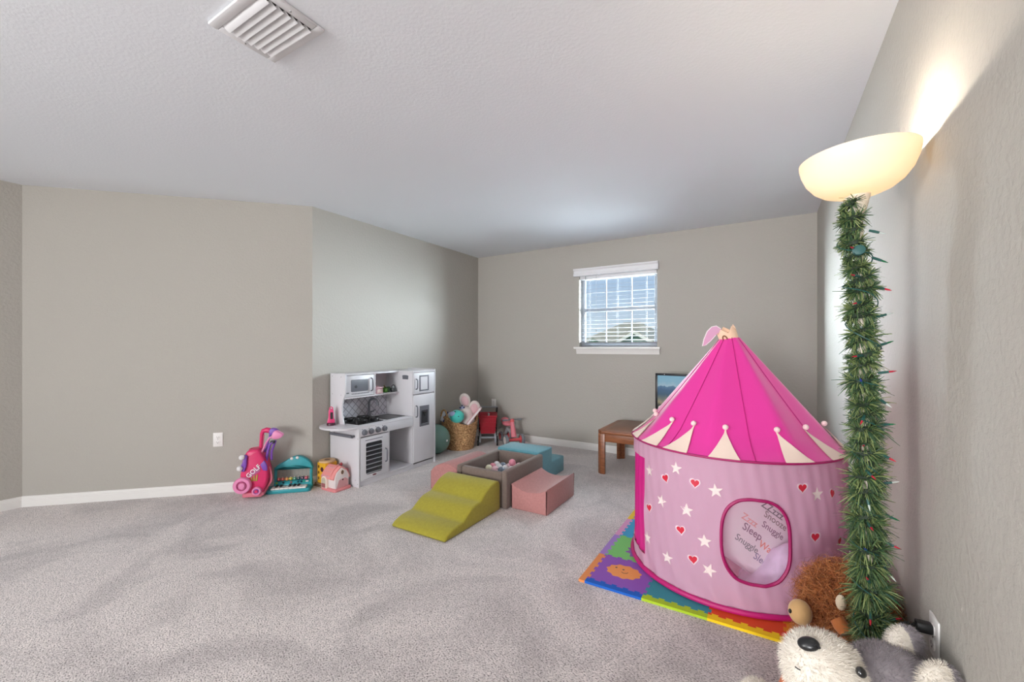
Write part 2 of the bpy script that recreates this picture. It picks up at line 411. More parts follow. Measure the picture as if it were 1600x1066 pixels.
# ------------------------------------------------------------------ wall outlets
M_plate = mat('outlet_plate', (236, 233, 230), .4); M_slot = mat('outlet_slot', (70, 66, 64), .6)
def outlet(label, loc, rz):
    t_ = thing('wall_outlet', label, 'outlet', loc, rz)       # local: face looks to -y
    MB().box(-.036, -.006, -.058, .036, 0, .058, bev=.003).build('cover_plate', M_plate, t_)
    for z in (-.021, .021):
        o = MB().prism(rrect(-.016, z-.0135, .016, z+.0135, .009), -.0085, -.004, 'y', bev=.001).build('socket', M_plate, t_)
        mb = MB(); mb.box(-.0075, -.0092, z-.002, -.0055, -.008, z+.007); mb.box(.0055, -.0092, z-.001, .0075, -.008, z+.006)
        mb.prism(arc(0, z-.007, .0028, 0, 360, 8)[:-1], -.0092, -.008, 'y'); mb.build('slots', M_slot, o)
    MB().prism(arc(0, 0, .0022, 0, 360, 8)[:-1], -.0075, -.005, 'y').build('screw', M_slot, t_)
    return t_
outlet('white duplex outlet on the slanted wall left of the golf bag', (XLL+.9227, YD+.9227, .4405), R(45))
outlet('white duplex outlet on the back wall above the shopping cart', (-3.128, YB, .456), 0)
outlet('white outlet on the right wall with a black plug in it', (XR, 1.602, .405), R(-90))
M_blk = mat('black_rubber', (24, 24, 25), .5); M_dark = mat('charcoal_plastic', (52, 54, 58), .45)
pl = thing('power_plug', 'black power plug pushed into the right wall outlet beside the plush husky', 'plug', (XR-.0085, 1.602, .426), R(-90))
MB().prism([(-.014, -.012), (.014, -.012), (.016, .0), (.012, .014), (-.012, .014), (-.016, 0)], -.034, 0, 'y', bev=.003).build('body', M_blk, pl)
mb = MB(); mb.tube([(0, -.033, 0), (0, -.06, -.002), (-.004, -.075, -.02), (-.008, -.08, -.08), (-.01, -.075, -.2), (-.02, -.06, -.32), (-.05, -.05, -.418)], .0032, 8)
for k in range(4): mb.cyl((0, -.036-k*.006, 0), (0, -.039-k*.006, 0), .006-k*.0006, n=10)
mb.build('cord', M_blk, pl)
# ------------------------------------------------------------------ soft play set
def foam(name, col): return mat(name, col, .9, var=.07, vscale=60, bump=.35, bscale=420, sheen=.35, spec=.15, detail=5)
M_ol = foam('olive_woven_fabric', (166, 156, 58)); M_pk = foam('dusty_pink_woven_fabric', (184, 130, 127)); M_te = foam('teal_woven_fabric', (98, 152, 164)); M_gy = foam('taupe_woven_fabric', (122, 108, 100))
def smooth_curve(pts, n=6):
    out = []
    P = [Vector((p[0], p[1], 0)) for p in pts]
    for i in range(len(P)-1):
        p0 = P[max(i-1, 0)]; p1 = P[i]; p2 = P[i+1]; p3 = P[min(i+2, len(P)-1)]
        for k in range(n):
            u = k/n; q = .5*((2*p1)+(p2-p0)*u+(2*p0-5*p1+4*p2-p3)*u*u+(3*p1-p0-3*p2+p3)*u**3); out.append((q.x, q.y))
    out.append(pts[-1]); return out
# wavy ramp (profile in y,z extruded along x)
rp = thing('foam_ramp', 'olive green foam ramp with a wavy top in front of the ball pit', 'soft play block', (-1.925, 2.32, 0))
pr = smooth_curve([(2.0, .012), (2.03, .035), (2.085, .054), (2.14, .06), (2.19, .064), (2.235, .092), (2.29, .122), (2.345, .133), (2.39, .139), (2.43, .168), (2.485, .2), (2.54, .217), (2.59, .223), (2.625, .212)], 4)
pr = [(2.01, 0)]+pr+[(2.635, .19), (2.635, 0)]
MB().prism(pr, -2.158, -1.692, 'x', bev=.012, seg=3).build('ramp_body', M_ol, rp, world=True, ang=60)
mb = MB(); mb.box(-2.15, 2.01, .0, -1.70, 2.63, .004); mb.build('base_sheet', M_blk, rp, world=True)
# concave saddle
sd = thing('foam_saddle', 'dusty pink foam block with a scooped top at the right of the ball pit', 'soft play block', (-1.488, 2.95, 0))
top = smooth_curve([(-1.338, .186), (-1.36, .172), (-1.42, .149), (-1.49, .142), (-1.56, .151), (-1.612, .172), (-1.636, .186)], 5)
MB().strip(top, 0, 2.70, 3.2, 'y', bev=.007).build('block_body', M_pk, sd, world=True, ang=50)
# convex arch
ar = thing('foam_hump', 'dusty pink foam block with a rounded hump at the left of the ball pit', 'soft play block', (-2.29, 2.96, 0))
top = smooth_curve([(-2.128, .17), (-2.17, .205), (-2.23, .232), (-2.29, .238), (-2.35, .226), (-2.41, .194), (-2.452, .152)], 5)
MB().strip(top, 0, 2.715, 3.21, 'y', bev=.007).build('block_body', M_pk, ar, world=True, ang=50)
# steps
st = thing('foam_steps', 'teal two-level foam step block behind the ball pit', 'soft play block', (-1.91, 3.52, 0))
MB().prism([(3.262, 0), (3.79, 0), (3.79, .152), (3.525, .152), (3.525, .288), (3.262, .288)], -2.128, -1.69, 'x', bev=.014, seg=3).build('step_body', M_te, st, world=True, ang=50)
# ball pit
pit = thing('ball_pit', 'square taupe foam ball pit in the middle of the soft play set', 'ball pit', (-1.88, 2.95, 0))
for a in ((-1.692, 2.65, 0, -1.645, 3.25, .285), (-2.12, 2.652, 0, -2.075, 3.25, .27), (-2.073, 2.655, 0, -1.694, 2.7, .266), (-2.073, 3.2, 0, -1.694, 3.248, .272)):
    MB().box(*a, bev=.014, seg=3).build('side_panel', M_gy, pit, world=True)
MB().box(-2.073, 2.702, .0, -1.694, 3.198, .112, bev=.01).build('floor_cushion', M_gy, pit, world=True)
BC = {'pale pink': (236, 196, 204), 'rose pink': (222, 140, 158), 'white': (232, 230, 230), 'slate blue': (120, 134, 150), 'cream': (228, 222, 196)}
BM = {k: mat('ball_'+k.replace(' ', '_'), c, .35, spec=.5) for k, c in BC.items()}
bproto = {}
def pit_ball(col, p):
    if col not in bproto:
        o = MB().ell((0, 0, 0), .03, sub=3).build('pit_ball', BM[col], loc=p); bproto[col] = o
    else:
        o = bproto[col].copy(); C.objects.link(o); o.location = p
    tag(o, '%s plastic ball lying in the taupe foam ball pit' % col, 'ball', '%s balls in the pit' % col)
order = ['pale pink', 'white', 'slate blue', 'rose pink', 'white', 'pale pink', 'cream', 'slate blue']
k = 0
gx = [-2.042+i*.0635 for i in range(6)]; gy = [2.735+j*.0615 for j in range(8)]
for x in gx:
    for y in gy:
        pit_ball(order[(k*5+k//8) % 8], (x, y, .1425)); k += 1
def nest(i, j): return (gx[i]+.03175, gy[j]+.03075, .1425+.0405)
for (i, j, c) in ((0, 4, 'rose pink'), (1, 5, 'slate blue'), (1, 4, 'white'), (2, 4, 'white'), (2, 5, 'pale pink'), (3, 5, 'rose pink'), (3, 4, 'white'), (4, 6, 'slate blue'), (3, 6, 'pale pink'), (1, 3, 'pale pink'), (0, 5, 'white'), (2, 3, 'slate blue'), (4, 4, 'white'), (2, 6, 'white'), (0, 3, 'cream')):
    pit_ball(c, nest(i, j))
pit_ball('cream', nest(4, 5)); pit_ball('rose pink', (gx[2]+.0317*2, gy[5]+.03075*2-.0307, .1425+.081))
# ------------------------------------------------------------------ play kitchen
M_kw = mat('white_painted_board', (214, 212, 216), .4); M_kg = mat('grey_plastic', (108, 110, 118), .4); M_kd = mat('dark_grey_plastic', (48, 50, 56), .4)
M_kin = mat('kitchen_inner_board', (214, 208, 212), .5)
M_lat = mat('quilted_splashback', (205, 205, 212), .4)
def _lat():
    nt = M_lat.node_tree; b = nt.nodes['Principled BSDF']; L = nt.links
    tc = node(nt, 'ShaderNodeTexCoord'); sp = node(nt, 'ShaderNodeSeparateXYZ'); L.new(tc.outputs['Object'], sp.inputs[0])
    outs = []
    for op in ('ADD', 'SUBTRACT'):
        a = node(nt, 'ShaderNodeMath', operation=op); L.new(sp.outputs['Y'], a.inputs[0]); L.new(sp.outputs['Z'], a.inputs[1])
        w = node(nt, 'ShaderNodeMath', operation='MULTIPLY'); w.inputs[1].default_value = 13.5; L.new(a.outputs[0], w.inputs[0])
        f = node(nt, 'ShaderNodeMath', operation='FRACT'); L.new(w.outputs[0], f.inputs[0])
        g = node(nt, 'ShaderNodeMath', operation='LESS_THAN'); g.inputs[1].default_value = .13; L.new(f.outputs[0], g.inputs[0]); outs.append(g)
    m_ = node(nt, 'ShaderNodeMath', operation='MAXIMUM'); L.new(outs[0].outputs[0], m_.inputs[0]); L.new(outs[1].outputs[0], m_.inputs[1])
    mx = node(nt, 'ShaderNodeMix', data_type='RGBA'); L.new(m_.outputs[0], mx.inputs['Factor'])
    mx.inputs['A'].default_value = lin((216, 216, 224)); mx.inputs['B'].default_value = lin((150, 150, 160)); L.new(mx.outputs['Result'], b.inputs['Base Color'])
_lat()
kx0, kx1, ky0, kf, ky1 = -3.372, -2.985, 2.405, 3.055, 3.378
K = thing('play_kitchen', 'white wooden toy kitchen with stove, sink and fridge against the left wall', 'play kitchen', (-3.18, 2.89, 0))
def kb(name, *a, m=None, bev=.002, **k): return MB().box(*a, bev=bev).build(name, m or M_kw, K, world=True, **k)
kb('side_panel', kx0, ky0, 0, kx1, ky0+.014, .51)
up = [(kx0, .526), (-3.182, .526)]+[(-3.182-.03*math.sin(PI*i/10), .526+.25*i/10) for i in range(1, 10)]+[(-3.165, .80), (-3.165, .965), (-3.172, .975), (kx0, .975)]
MB().prism(up, ky0, ky0+.014, 'y', bev=.002).build('side_panel', M_kw, K, world=True)
mb = MB()
for (x, z) in ((-3.34, .95), (-3.22, .945), (-3.34, .79), (-3.22, .785), (-3.0, .42), (-3.03, .06), (-3.0, .03)): mb.cyl((x, ky0-.0006, z), (x, ky0+.002, z), .004, n=8)
mb.build('screw_caps', mat('screw_grey', (150, 150, 150)), K, world=True)
kb('back_panel', kx0, ky0+.014, .01, kx0+.006, ky1-.014, .97, m=M_kin)
MB().box(kx0+.006, ky0+.015, .525, kx0+.009, kf, .755).build('splashback', M_lat, K, world=True)
# worktop with a rounded end shelf
ws = [(kx1-.004, kf), (kx0, kf), (kx0, ky0)]+[(-3.18-.19*math.cos(PI*i/24), ky0-.205*math.sin(PI*i/24)) for i in range(0, 25)]+[(kx1-.004, ky0)]
ws = [(kx0, kf)]+[(-3.178-.194*math.cos(PI*i/24), ky0-.195*math.sin(PI*i/24)**.8) for i in range(0, 25)]+[(kx1+.002, kf)]
MB().prism(ws, .508, .526, 'z', bev=.004).build('worktop', M_kw, K, world=True)
o = MB().cyl((-3.325, ky0-.03, .44), (-3.03, ky0-.03, .44), .0125, n=14).build('towel_rail', M_kg, K, world=True)
mb = MB()
for x in (-3.31, -3.045): mb.cyl((x, ky0-.03, .44), (x, ky0+.002, .44), .009, n=10)
mb.build('rail_bracket', M_kg, o, world=True)
# front of the base unit
kb('control_panel', kx1-.016, ky0+.014, .432, kx1, kf, .508)
for y in (2.463, 2.537, 2.612, 2.688):
    mb = MB(); Mx = Matrix.Translation((kx1, y, .468)) @ Matrix.Rotation(R(90), 4, 'Y')
    mb.lathe([(.027, 0), (.027, .004), (.022, .006), (.020, .02), (.017, .023), (0, .023)], 24, M=Mx); mb.box(kx1+.018, y-.005, .449, kx1+.028, y+.005, .487, bev=.002)
    kn = mb.build('knob', M_kg, K, world=True)
    MB().cyl((kx1, y-.022, .497), (kx1+.001, y-.022, .497), .004, n=8).build('mark', M_kd, kn, world=True)
kb('divider', kx0+.006, 2.737, .05, kx1, 2.749, .432); kb('bottom_board', kx0+.006, ky0+.014, .042, kx1-.002, kf, .056); kb('plinth', kx1-.03, ky0+.014, 0, kx1-.014, ky1-.014, .042, m=M_kw)
od = kb('oven_door', kx1-.012, ky0+.02, .058, kx1+.004, 2.734, .424, bev=.004)
M_rack = mat('oven_window_print', (40, 42, 46), .25)
def _rack():
    nt = M_rack.node_tree; b = nt.nodes['Principled BSDF']; L = nt.links
    tc = node(nt, 'ShaderNodeTexCoord'); sp = node(nt, 'ShaderNodeSeparateXYZ'); L.new(tc.outputs['Object'], sp.inputs[0])
    w = node(nt, 'ShaderNodeMath', operation='MULTIPLY'); w.inputs[1].default_value = 26; L.new(sp.outputs['Z'], w.inputs[0])
    f = node(nt, 'ShaderNodeMath', operation='FRACT'); L.new(w.outputs[0], f.inputs[0])
    r = node(nt, 'ShaderNodeValToRGB'); r.color_ramp.interpolation = 'CONSTANT'; e = r.color_ramp.elements
    e[0].position = 0; e[0].color = lin((38, 40, 44)); e[1].position = .62; e[1].color = lin((168, 172, 176)); n_ = e.new(.8); n_.color = lin((56, 60, 66))
    L.new(f.outputs[0], r.inputs['Fac']); L.new(r.outputs['Color'], b.inputs['Base Color'])
_rack()
MB().prism(rrect(2.478, .095, 2.655, .372, .018), kx1+.003, kx1+.0065, 'x', bev=.001).build('oven_window', M_rack, od, world=True)
MB().box(kx1+.003, 2.47, .392, kx1+.0062, 2.66, .398).build('vent_slot', M_kg, od, world=True)
MB().prism(arc(2.57, .078, .022, 0, 360, 16, .007)[:-1], kx1+.003, kx1+.0055, 'x').build('badge', mat('dark_red_badge', (110, 50, 58), .5), od, world=True)
def khandle(par, y, z0, z1):
    MB().tube([(kx1+.003, y, z0), (kx1+.02, y, z0+.004), (kx1+.026, y, z0+.018), (kx1+.026, y, z1-.018), (kx1+.02, y, z1-.004), (kx1+.003, y, z1)], .006, 8).build('handle', M_kg, par, world=True)
khandle(od, 2.698, .165, .285)
kb('cubby_back', kx0+.007, 2.75, .056, kx0+.012, kf, .43, m=M_kin)
# fridge
kb('fridge_side', kx0+.006, kf, .0, kx1-.012, kf+.014, .965); kb('fridge_side', kx0, ky1-.014, 0, kx1+.006, ky1, .982, bev=.006)
kb('fridge_top', kx0, kf-.005, .957, kx1+.002, ky1-.012, .972)
kb('fridge_shelf', kx0+.006, kf+.014, .735, kx1-.014, ky1-.014, .745)
fz = kb('freezer_door', kx1-.012, kf+.004, .742, kx1+.004, ky1-.016, .953, bev=.004); fd = kb('fridge_door', kx1-.012, kf+.004, .058, kx1+.004, ky1-.016, .733, bev=.004)
mb = MB(); frame_rect(mb, 3.138, .766, 3.272, .926, .014, kx1+.003, kx1+.009, 'x'); mb.build('picture_frame', M_kg, fz, world=True)
MB().box(kx1+.003, 3.15, .778, kx1+.0055, 3.26, .914).build('white_board', M_kw, fz, world=True)
khandle(fz, 3.09, .79, .892); khandle(fd, 3.09, .512, .625)
mb = MB(); frame_rect(mb, 3.14, .41, 3.274, .616, .018, kx1+.003, kx1+.011, 'x'); mb.box(kx1+.003, 3.155, .57, kx1+.011, 3.262, .6); dsp = mb.build('dispenser', M_kg, fd, world=True)
MB().box(kx1+.003, 3.157, .427, kx1+.0055, 3.258, .572).build('recess', M_kd, dsp, world=True)
mb = MB(); mb.box(kx1+.004, 3.185, .535, kx1+.02, 3.23, .556, bev=.003); mb.cyl((kx1+.012, 3.207, .538), (kx1+.012, 3.207, .508), .005, n=8); mb.build('spout', M_blk, dsp, world=True)
MB().box(kx1+.004, 3.16, .43, kx1+.02, 3.255, .437, bev=.002).build('drip_tray', M_kg, dsp, world=True)
# wall unit: microwave and open shelf
kxu = -3.19
kb('unit_top', kx0+.006, ky0+.014, .957, kxu+.012, kf, .971); kb('unit_shelf', kx0+.006, ky0+.014, .748, kxu+.012, kf, .761); kb('unit_divider', kx0+.006, 2.745, .761, kxu+.008, 2.757, .957)
mw = kb('microwave_door', kxu-.01, ky0+.018, .765, kxu+.004, 2.742, .953, bev=.003)
MB().prism(rrect(2.482, .805, 2.672, .915, .012), kxu+.003, kxu+.006, 'x', bev=.001).build('microwave_window', M_kg, mw, world=True)
MB().cyl((kxu+.005, 2.535, .85), (kxu+.0075, 2.535, .85), .014, n=16).build('turntable_spot', M_kd, mw, world=True)
mb = MB()
for k in range(12): mb.box(kxu+.003, 2.49+k*.0165, .782, kxu+.0055, 2.50+k*.0165, .792)
mb.build('button_row', M_kg, mw, world=True); MB().box(kxu+.003, 2.432, .795, kxu+.0052, 2.462, .802).build('badge', M_kd, mw, world=True)
MB().tube([(kxu+.003, 2.708, .80), (kxu+.022, 2.708, .806), (kxu+.026, 2.708, .82), (kxu+.026, 2.708, .9), (kxu+.022, 2.708, .914), (kxu+.003, 2.708, .92)], .006, 8).build('handle', M_kg, mw, world=True)
MB().prism([(-3.128, .888), (-3.054, .888), (-3.05, .925), (-3.07, .93), (-3.112, .93), (-3.132, .925)], kf-.003, kf+.001, 'y').build('name_plate', M_kg, K, world=True)
# sink, tap, hob
mb = MB(); frame_rect(mb, -3.30, 2.79, -3.06, 3.02, .014, .5255, .531, 'z'); mb.box(-3.288, 2.802, .5255, -3.072, 3.008, .5275); mb.build('sink', mat('sink_grey', (92, 92, 92), .3, metal=.3), K, world=True)
mb = MB(); tp = (-3.30, 2.79)
mb.lathe([(.026, 0), (.022, .02), (.012, .05), (.01, .07)], 16, M=Matrix.Translation((-3.325, 2.80, .526)))
mb.tube([(-3.325, 2.80, .57), (-3.325, 2.80, .66), (-3.318, 2.805, .69), (-3.29, 2.822, .708), (-3.262, 2.838, .695), (-3.253, 2.843, .665), (-3.252, 2.844, .64)], [.011]*5+[.012, .014], 10)
mb.tube([(-3.325, 2.80, .575), (-3.31, 2.84, .58), (-3.305, 2.86, .60)], .007, 8); mb.build('tap', M_kg, K, world=True)
hob = MB().box(-3.31, 2.455, .5255, -3.05, 2.735, .531, bev=.002).build('hob', M_blk, K, world=True)
for x in (-3.245, -3.115):
    for y in (2.525, 2.665):
        mb = MB()
        mb.tube([(x+.052*math.cos(2*PI*i/18), y+.056*math.sin(2*PI*i/18), .556) for i in range(18)], .0065, 6, closed=True)
        for a in range(4):
            ca, sa = math.cos(a*PI/2+.4), math.sin(a*PI/2+.4)
            mb.tube([(x+.06*ca, y+.062*sa, .531), (x+.058*ca, y+.06*sa, .558), (x+.02*ca, y+.02*sa, .56)], .0062, 6)
        mb.cyl((x, y, .531), (x, y, .545), .024, n=14); mb.build('burner', M_blk, hob, world=True)
# things on the kitchen
s = thing('toy_phone', 'upright bright pink toy with a dark window on the end shelf of the play kitchen', 'toy', (-3.262, 2.335, .526), R(50))
M_hp = mat('hot_pink_plastic', (226, 62, 120), .35)
MB().lathe([(.0, 0), (.036, 0), (.037, .012), (.033, .022), (0, .022)], 24).build('base', mat('maroon_plastic', (70, 22, 42), .4), s)
MB().prism(smooth_curve([(-.03, .02), (-.029, .045), (-.022, .06), (-.02, .10), (-.019, .128), (-.008, .14), (.008, .14), (.019, .128), (.02, .10), (.022, .06), (.029, .045), (.03, .02)], 3), -.017, .017, 'y', bev=.005).build('body', M_hp, s)
MB().prism(rrect(-.005, .055, .016, .115, .004), -.0185, -.016, 'y').build('window', M_blk, s)
MB().tube([(-.013, 0, .137), (-.011, 0, .153), (0, 0, .16), (.011, 0, .153), (.013, 0, .137)], .005, 8).build('handle', M_hp, s)
zs = .761
s = thing('toy_box', 'pale pink toy pot box on the open shelf of the play kitchen', 'toy', (-3.225, 2.815, zs), 0)
M_pp = mat('pale_pink_plastic', (222, 178, 186), .45)
MB().box(-.035, -.042, 0, .035, .042, .052, bev=.006).build('body', M_pp, s); MB().box(-.038, -.046, .052, .038, .046, .064, bev=.004).build('lid', M_pp, s)
MB().cyl((0, 0, .064), (0, 0, .076), .01, .012, n=12).build('knob', M_pp, s); MB().box(.034, -.03, .012, .0365, .03, .04).build('label_panel', mat('cream_print', (232, 214, 206), .5), s)
s = thing('toy_pepper', 'green toy pepper with an olive stem on the shelf of the play kitchen', 'toy food', (-3.222, 2.908, zs+.026))
mb = MB()
for a in range(4): mb.ell((.014*math.cos(a*PI/2), .014*math.sin(a*PI/2), 0), (.02, .02, .026), sub=2)
mb.build('body', mat('pepper_green', (70, 128, 42), .3), s); MB().tube([(0, 0, .02), (0, -.004, .036), (-.004, -.012, .046)], [.006, .005, .006], 8).build('stem', mat('olive_stem', (120, 100, 40), .6), s)
s = thing('toy_cup', 'small dark green toy cup beside the pepper on the shelf of the play kitchen', 'toy cup', (-3.245, 2.965, zs))
mb = MB(); mb.lathe([(0, .0), (.02, 0), (.025, .05), (.022, .05), (.018, .004), (0, .004)], 18); mb.build('bowl', mat('dark_green_plastic', (58, 92, 60), .35), s)
MB().tube([(.0, .022, .042), (0, .036, .038), (0, .036, .02), (0, .02, .012)], .003, 6).build('handle', mat('dark_green_plastic', (58, 92, 60)), s)
s = thing('toy_kettle', 'small charcoal toy kettle with a light lid at the right end of the shelf', 'toy kettle', (-3.225, 3.018, zs))
MB().lathe([(0, 0), (.026, 0), (.029, .014), (.026, .034), (.014, .042), (0, .042)], 20).build('body', mat('charcoal_enamel', (72, 78, 80), .3), s)
MB().lathe([(.016, .041), (.012, .048), (.004, .05), (.004, .056), (0, .057)], 16).build('lid', mat('light_grey_lid', (190, 200, 200), .3), s)
MB().tube([(0, -.022, .034), (0, -.02, .06), (0, 0, .072), (0, .02, .06), (0, .022, .034)], .003, 8).build('handle', M_kd, s)
# ------------------------------------------------------------------ golf bag
gl = (-3.527, 1.885)
G = thing('toy_golf_bag', 'hot pink and purple toy golf bag trolley leaning by the slanted wall', 'toy golf bag', (gl[0], gl[1], 0), R(45))
M_gp = mat('golf_pink', (222, 48, 108), .35); M_gpu = mat('golf_purple', (128, 78, 178), .4); M_glp = mat('golf_light_pink', (232, 140, 184), .4); M_gsal = mat('salmon_strap', (224, 120, 140), .5)
def gp(px, py): return ((px-405)/205.0, (773-py)/190.0)
body = [gp(*q) for q in ((383, 769), (408, 770), (412, 762), (417, 748), (418, 733), (413, 716), (406, 703), (403, 700), (390, 700), (384, 706), (380, 716), (379, 727), (377, 738), (379, 752))]
MB().prism(smooth_curve(body+[body[0]], 3)[:-1], -.075, .055, 'y', bev=.02, seg=3).build('bag_body', M_gp, G, ang=60)
MB().prism([gp(*q) for q in ((381, 770.5), (408, 771), (413, 768), (411, 764), (381, 764))], -.08, .06, 'y', bev=.006).build('foot', M_gsal, G)
mb = MB(); x, z = gp(396.5, 701); mb.tube([(x+.04*math.cos(2*PI*i/20), -.01+.05*math.sin(2*PI*i/20), z+.002) for i in range(20)], .008, 8, closed=True); mb.build('rim', M_gp, G)
mb = MB(); mb.prism(arc(x, -.01, .034, 0, 360, 18, .044)[:-1], z-.002, z+.003, 'z'); mb.build('opening', mat('deep_maroon', (70, 12, 36), .7), G)
def wheel(par, name, x, y0, y1, z, r, m1, m2, m3, hub=.45):
    Mx = Matrix.Translation((x, y1, z)) @ Matrix.Rotation(R(90), 4, 'X'); d = y1-y0
    o = MB().lathe([(0, 0), (r*.9, 0), (r, d*.2), (r, d*.8), (r*.92, d), (r*.6, d), (r*.56, d*.85), (0, d*.85)], 28, M=Mx).build(name, m1, par)
    MB().lathe([(r*.58, d*.86), (r*.5, d*1.02), (r*hub, d*1.02), (r*hub, d*.87)], 24, M=Mx, cl=False).build('ring', m2, o)
    MB().lathe([(r*.38, d*.85), (r*.34, d*1.1), (0, d*1.14)], 20, M=Mx).build('hub', m3, o)
    return o
x, z = gp(382.5, 751); wheel(G, 'wheel', x, -.115, -.078, .064+.052, .064, M_glp, mat('deep_rose', (170, 60, 110), .4), M_glp)
x, z = gp(403, 761); wheel(G, 'small_wheel', x, -.105, -.076, z, .034, M_glp, M_gpu, M_gp)
hp = [gp(*q) for q in ((402, 703), (403, 690), (404, 678), (406, 674), (411, 673), (416, 674))]
MB().tube([(p[0], .02, p[1]) for p in hp], [.014, .014, .015, .018, .022, .022], 12).build('pull_handle', M_gp, G)
MB().tube([(p[0], .02, p[1]) for p in [gp(404.5, 703), gp(405.5, 690), gp(407, 680)]], .006, 8).build('handle_brace', M_gsal, G)
hol = MB().prism([gp(*q) for q in ((385, 705), (389, 707), (388, 722), (385, 731), (380, 730), (378, 726), (382, 717))], -.095, -.07, 'y', bev=.006).build('ball_holder', M_gpu, G)
MB().prism([gp(*q) for q in ((407, 722), (413, 716), (417, 724), (417.5, 732), (411, 731))], -.079, -.06, 'y', bev=.004).build('pocket', M_gpu, G)
MB().tube([(p[0], -.03, p[1]) for p in [gp(418, 728), gp(421.5, 742), gp(421, 750), gp(416, 758), gp(412, 764), gp(407, 769.5)]], .008, 8).build('strap', M_gsal, G)
ps = [gp(*q) for q in ((389, 737), (405, 723), (408, 727), (407, 732), (393, 741))]
mb = MB().prism(ps, -.0785, -.07, 'y', m=0)
cx_, cz_ = gp(397.5, 731.5); ang = math.atan2(14/190, 16/205)
mb.text('GOLF', .05, Matrix.Translation((cx_, -.079, cz_)) @ Matrix.Rotation(-ang, 4, 'Y') @ Matrix.Rotation(R(90), 4, 'X'), m=1)
mb.build('name_panel', [mat('panel_mauve', (176, 84, 132), .5), mat('letter_white', (242, 236, 238), .5)], G)
mb = MB(); x, z = gp(398.5, 742.5)
for d in (-1, 0, 1): mb.prism([(x+d*.014-.006, z-.02), (x+d*.016+.006, z-.02), (x+d*.022+.004, z+.03), (x+d*.022-.004, z+.03)], -.0784, -.07, 'y')
mb.build('leaf_print', mat('olive_print', (170, 150, 60), .5), G)
Mg = WM[G.name]
def golfball(px, py, label, i):
    x, z = gp(px, py); p = Mg @ Vector((x, -.1, z))
    o = MB().ell((0, 0, 0), .021, sub=3).build('golf_ball', mat('ball_white', (242, 240, 244), .3), loc=p); tag(o, label, 'golf ball', 'white balls on the toy golf bag')
golfball(382, 708.5, 'upper white golf ball in the purple holder of the toy golf bag', 0); golfball(379, 725, 'lower white golf ball in the purple holder of the toy golf bag', 1)
def club(label, pts, head, m, y, tip):
    a = gp(*pts[0]); t_ = thing('toy_golf_club', label, 'toy golf club', tuple(Mg @ Vector((a[0], y, a[1]))), R(45), 'clubs in the toy golf bag')
    off = Vector((a[0], y, a[1])); 
    MB().tube([Vector((gp(*q)[0], y, gp(*q)[1]))-off for q in pts], .0075, 8).build('shaft', m, t_)
    hpoly = [(gp(*q)[0]-a[0], gp(*q)[1]-a[1]) for q in head]
    MB().prism(smooth_curve(hpoly+[hpoly[0]], 3)[:-1], -.03, .028, 'y', bev=.008).build('head', tip, t_)
club('light pink toy golf club with a long pink head standing in the golf bag', ((399, 716), (408, 703), (414, 690), (419, 683), (424, 682)), ((423, 684), (423.5, 678), (428, 672), (436, 676), (439.5, 679), (437, 683), (430, 685)), M_glp, -.035, M_glp)
club('purple toy golf club with a wide purple head standing in the golf bag', ((404, 716), (411, 700), (414, 690), (417, 679)), ((415.5, 678), (418, 670.5), (426, 671.5), (431, 677), (429, 681), (421, 681)), M_gpu, .015, M_gpu)
a = gp(412, 718); t_ = thing('toy_golf_club', 'purple toy golf club with a dark clip hanging outside the right of the golf bag', 'toy golf club', tuple(Mg @ Vector((a[0], 0, a[1]))), R(45), 'clubs in the toy golf bag')
MB().tube([(gp(*q)[0]-a[0], -.02, gp(*q)[1]-a[1]) for q in ((412.5, 719), (415, 706), (418, 694), (424, 690))], [.012, .01, .012, .01], 10).build('shaft', M_gpu, t_)
MB().tube([(gp(*q)[0]-a[0], -.005, gp(*q)[1]-a[1]) for q in ((420, 719), (420, 706), (424, 695), (426, 689))], .009, 8).build('head', M_gpu, t_)
MB().box(gp(419, 691)[0]-a[0], -.03, gp(0, 692.5)[1]-a[1], gp(426, 0)[0]-a[0], -.012, gp(0, 688.5)[1]-a[1], bev=.004).build('clip', M_blk, t_)
# ------------------------------------------------------------------ toy piano
P_ = thing('toy_piano', 'teal toy piano with an arched top and coloured hammers by the wall corner', 'toy piano', (-3.387, 2.018, 0), R(45))
M_tp = mat('teal_plastic', (52, 158, 168), .35); M_key = mat('ivory_key', (238, 232, 226), .35)
def pp(px, py): return ((px-449)/208.0, (771-py)/187.0)
MB().prism(rrect(-.172, .0, .172, .136, .03), 0, .032, 'z', bev=.006).build('base', M_tp, P_)
MB().prism([(.075, .03), (.136, .03), (.136, .075), (.10, .072), (.078, .052)], -.128, .168, 'x', bev=.004).build('control_panel', M_tp, P_)
for k in range(8):
    x = -.13+k*.0335; MB().box(x, .006, .03, x+.0315, .076, .043, bev=.002).build('white_key', M_key, P_)
for k in (1, 2, 4, 5, 6):
    x = -.13+k*.0335-.009; MB().box(x, .036, .042, x+.018, .077, .054, bev=.002).build('black_key', M_blk, P_)
for q, c in ((-.105, (150, 200, 90)), (-.055, (40, 60, 70)), (.005, (170, 110, 110)), (.06, (30, 90, 100)), (.085, (30, 70, 90)), (.105, (60, 180, 150))):
    MB().cyl((q, .088, .061), (q, .085, .066), .009, n=12).build('button', mat('btn_%d' % (c[0]*7+c[1]), c, .4), P_)
MB().box(.118, .083, .06, .142, .095, .07, bev=.003).build('switch', M_key, P_)
for x in (-.12, .158):
    MB().tube([(x, .115, .03), (x-.002, .115, .11), (x, .115, .19)], [.013, .0115, .013], 12).build('post', M_tp, P_)
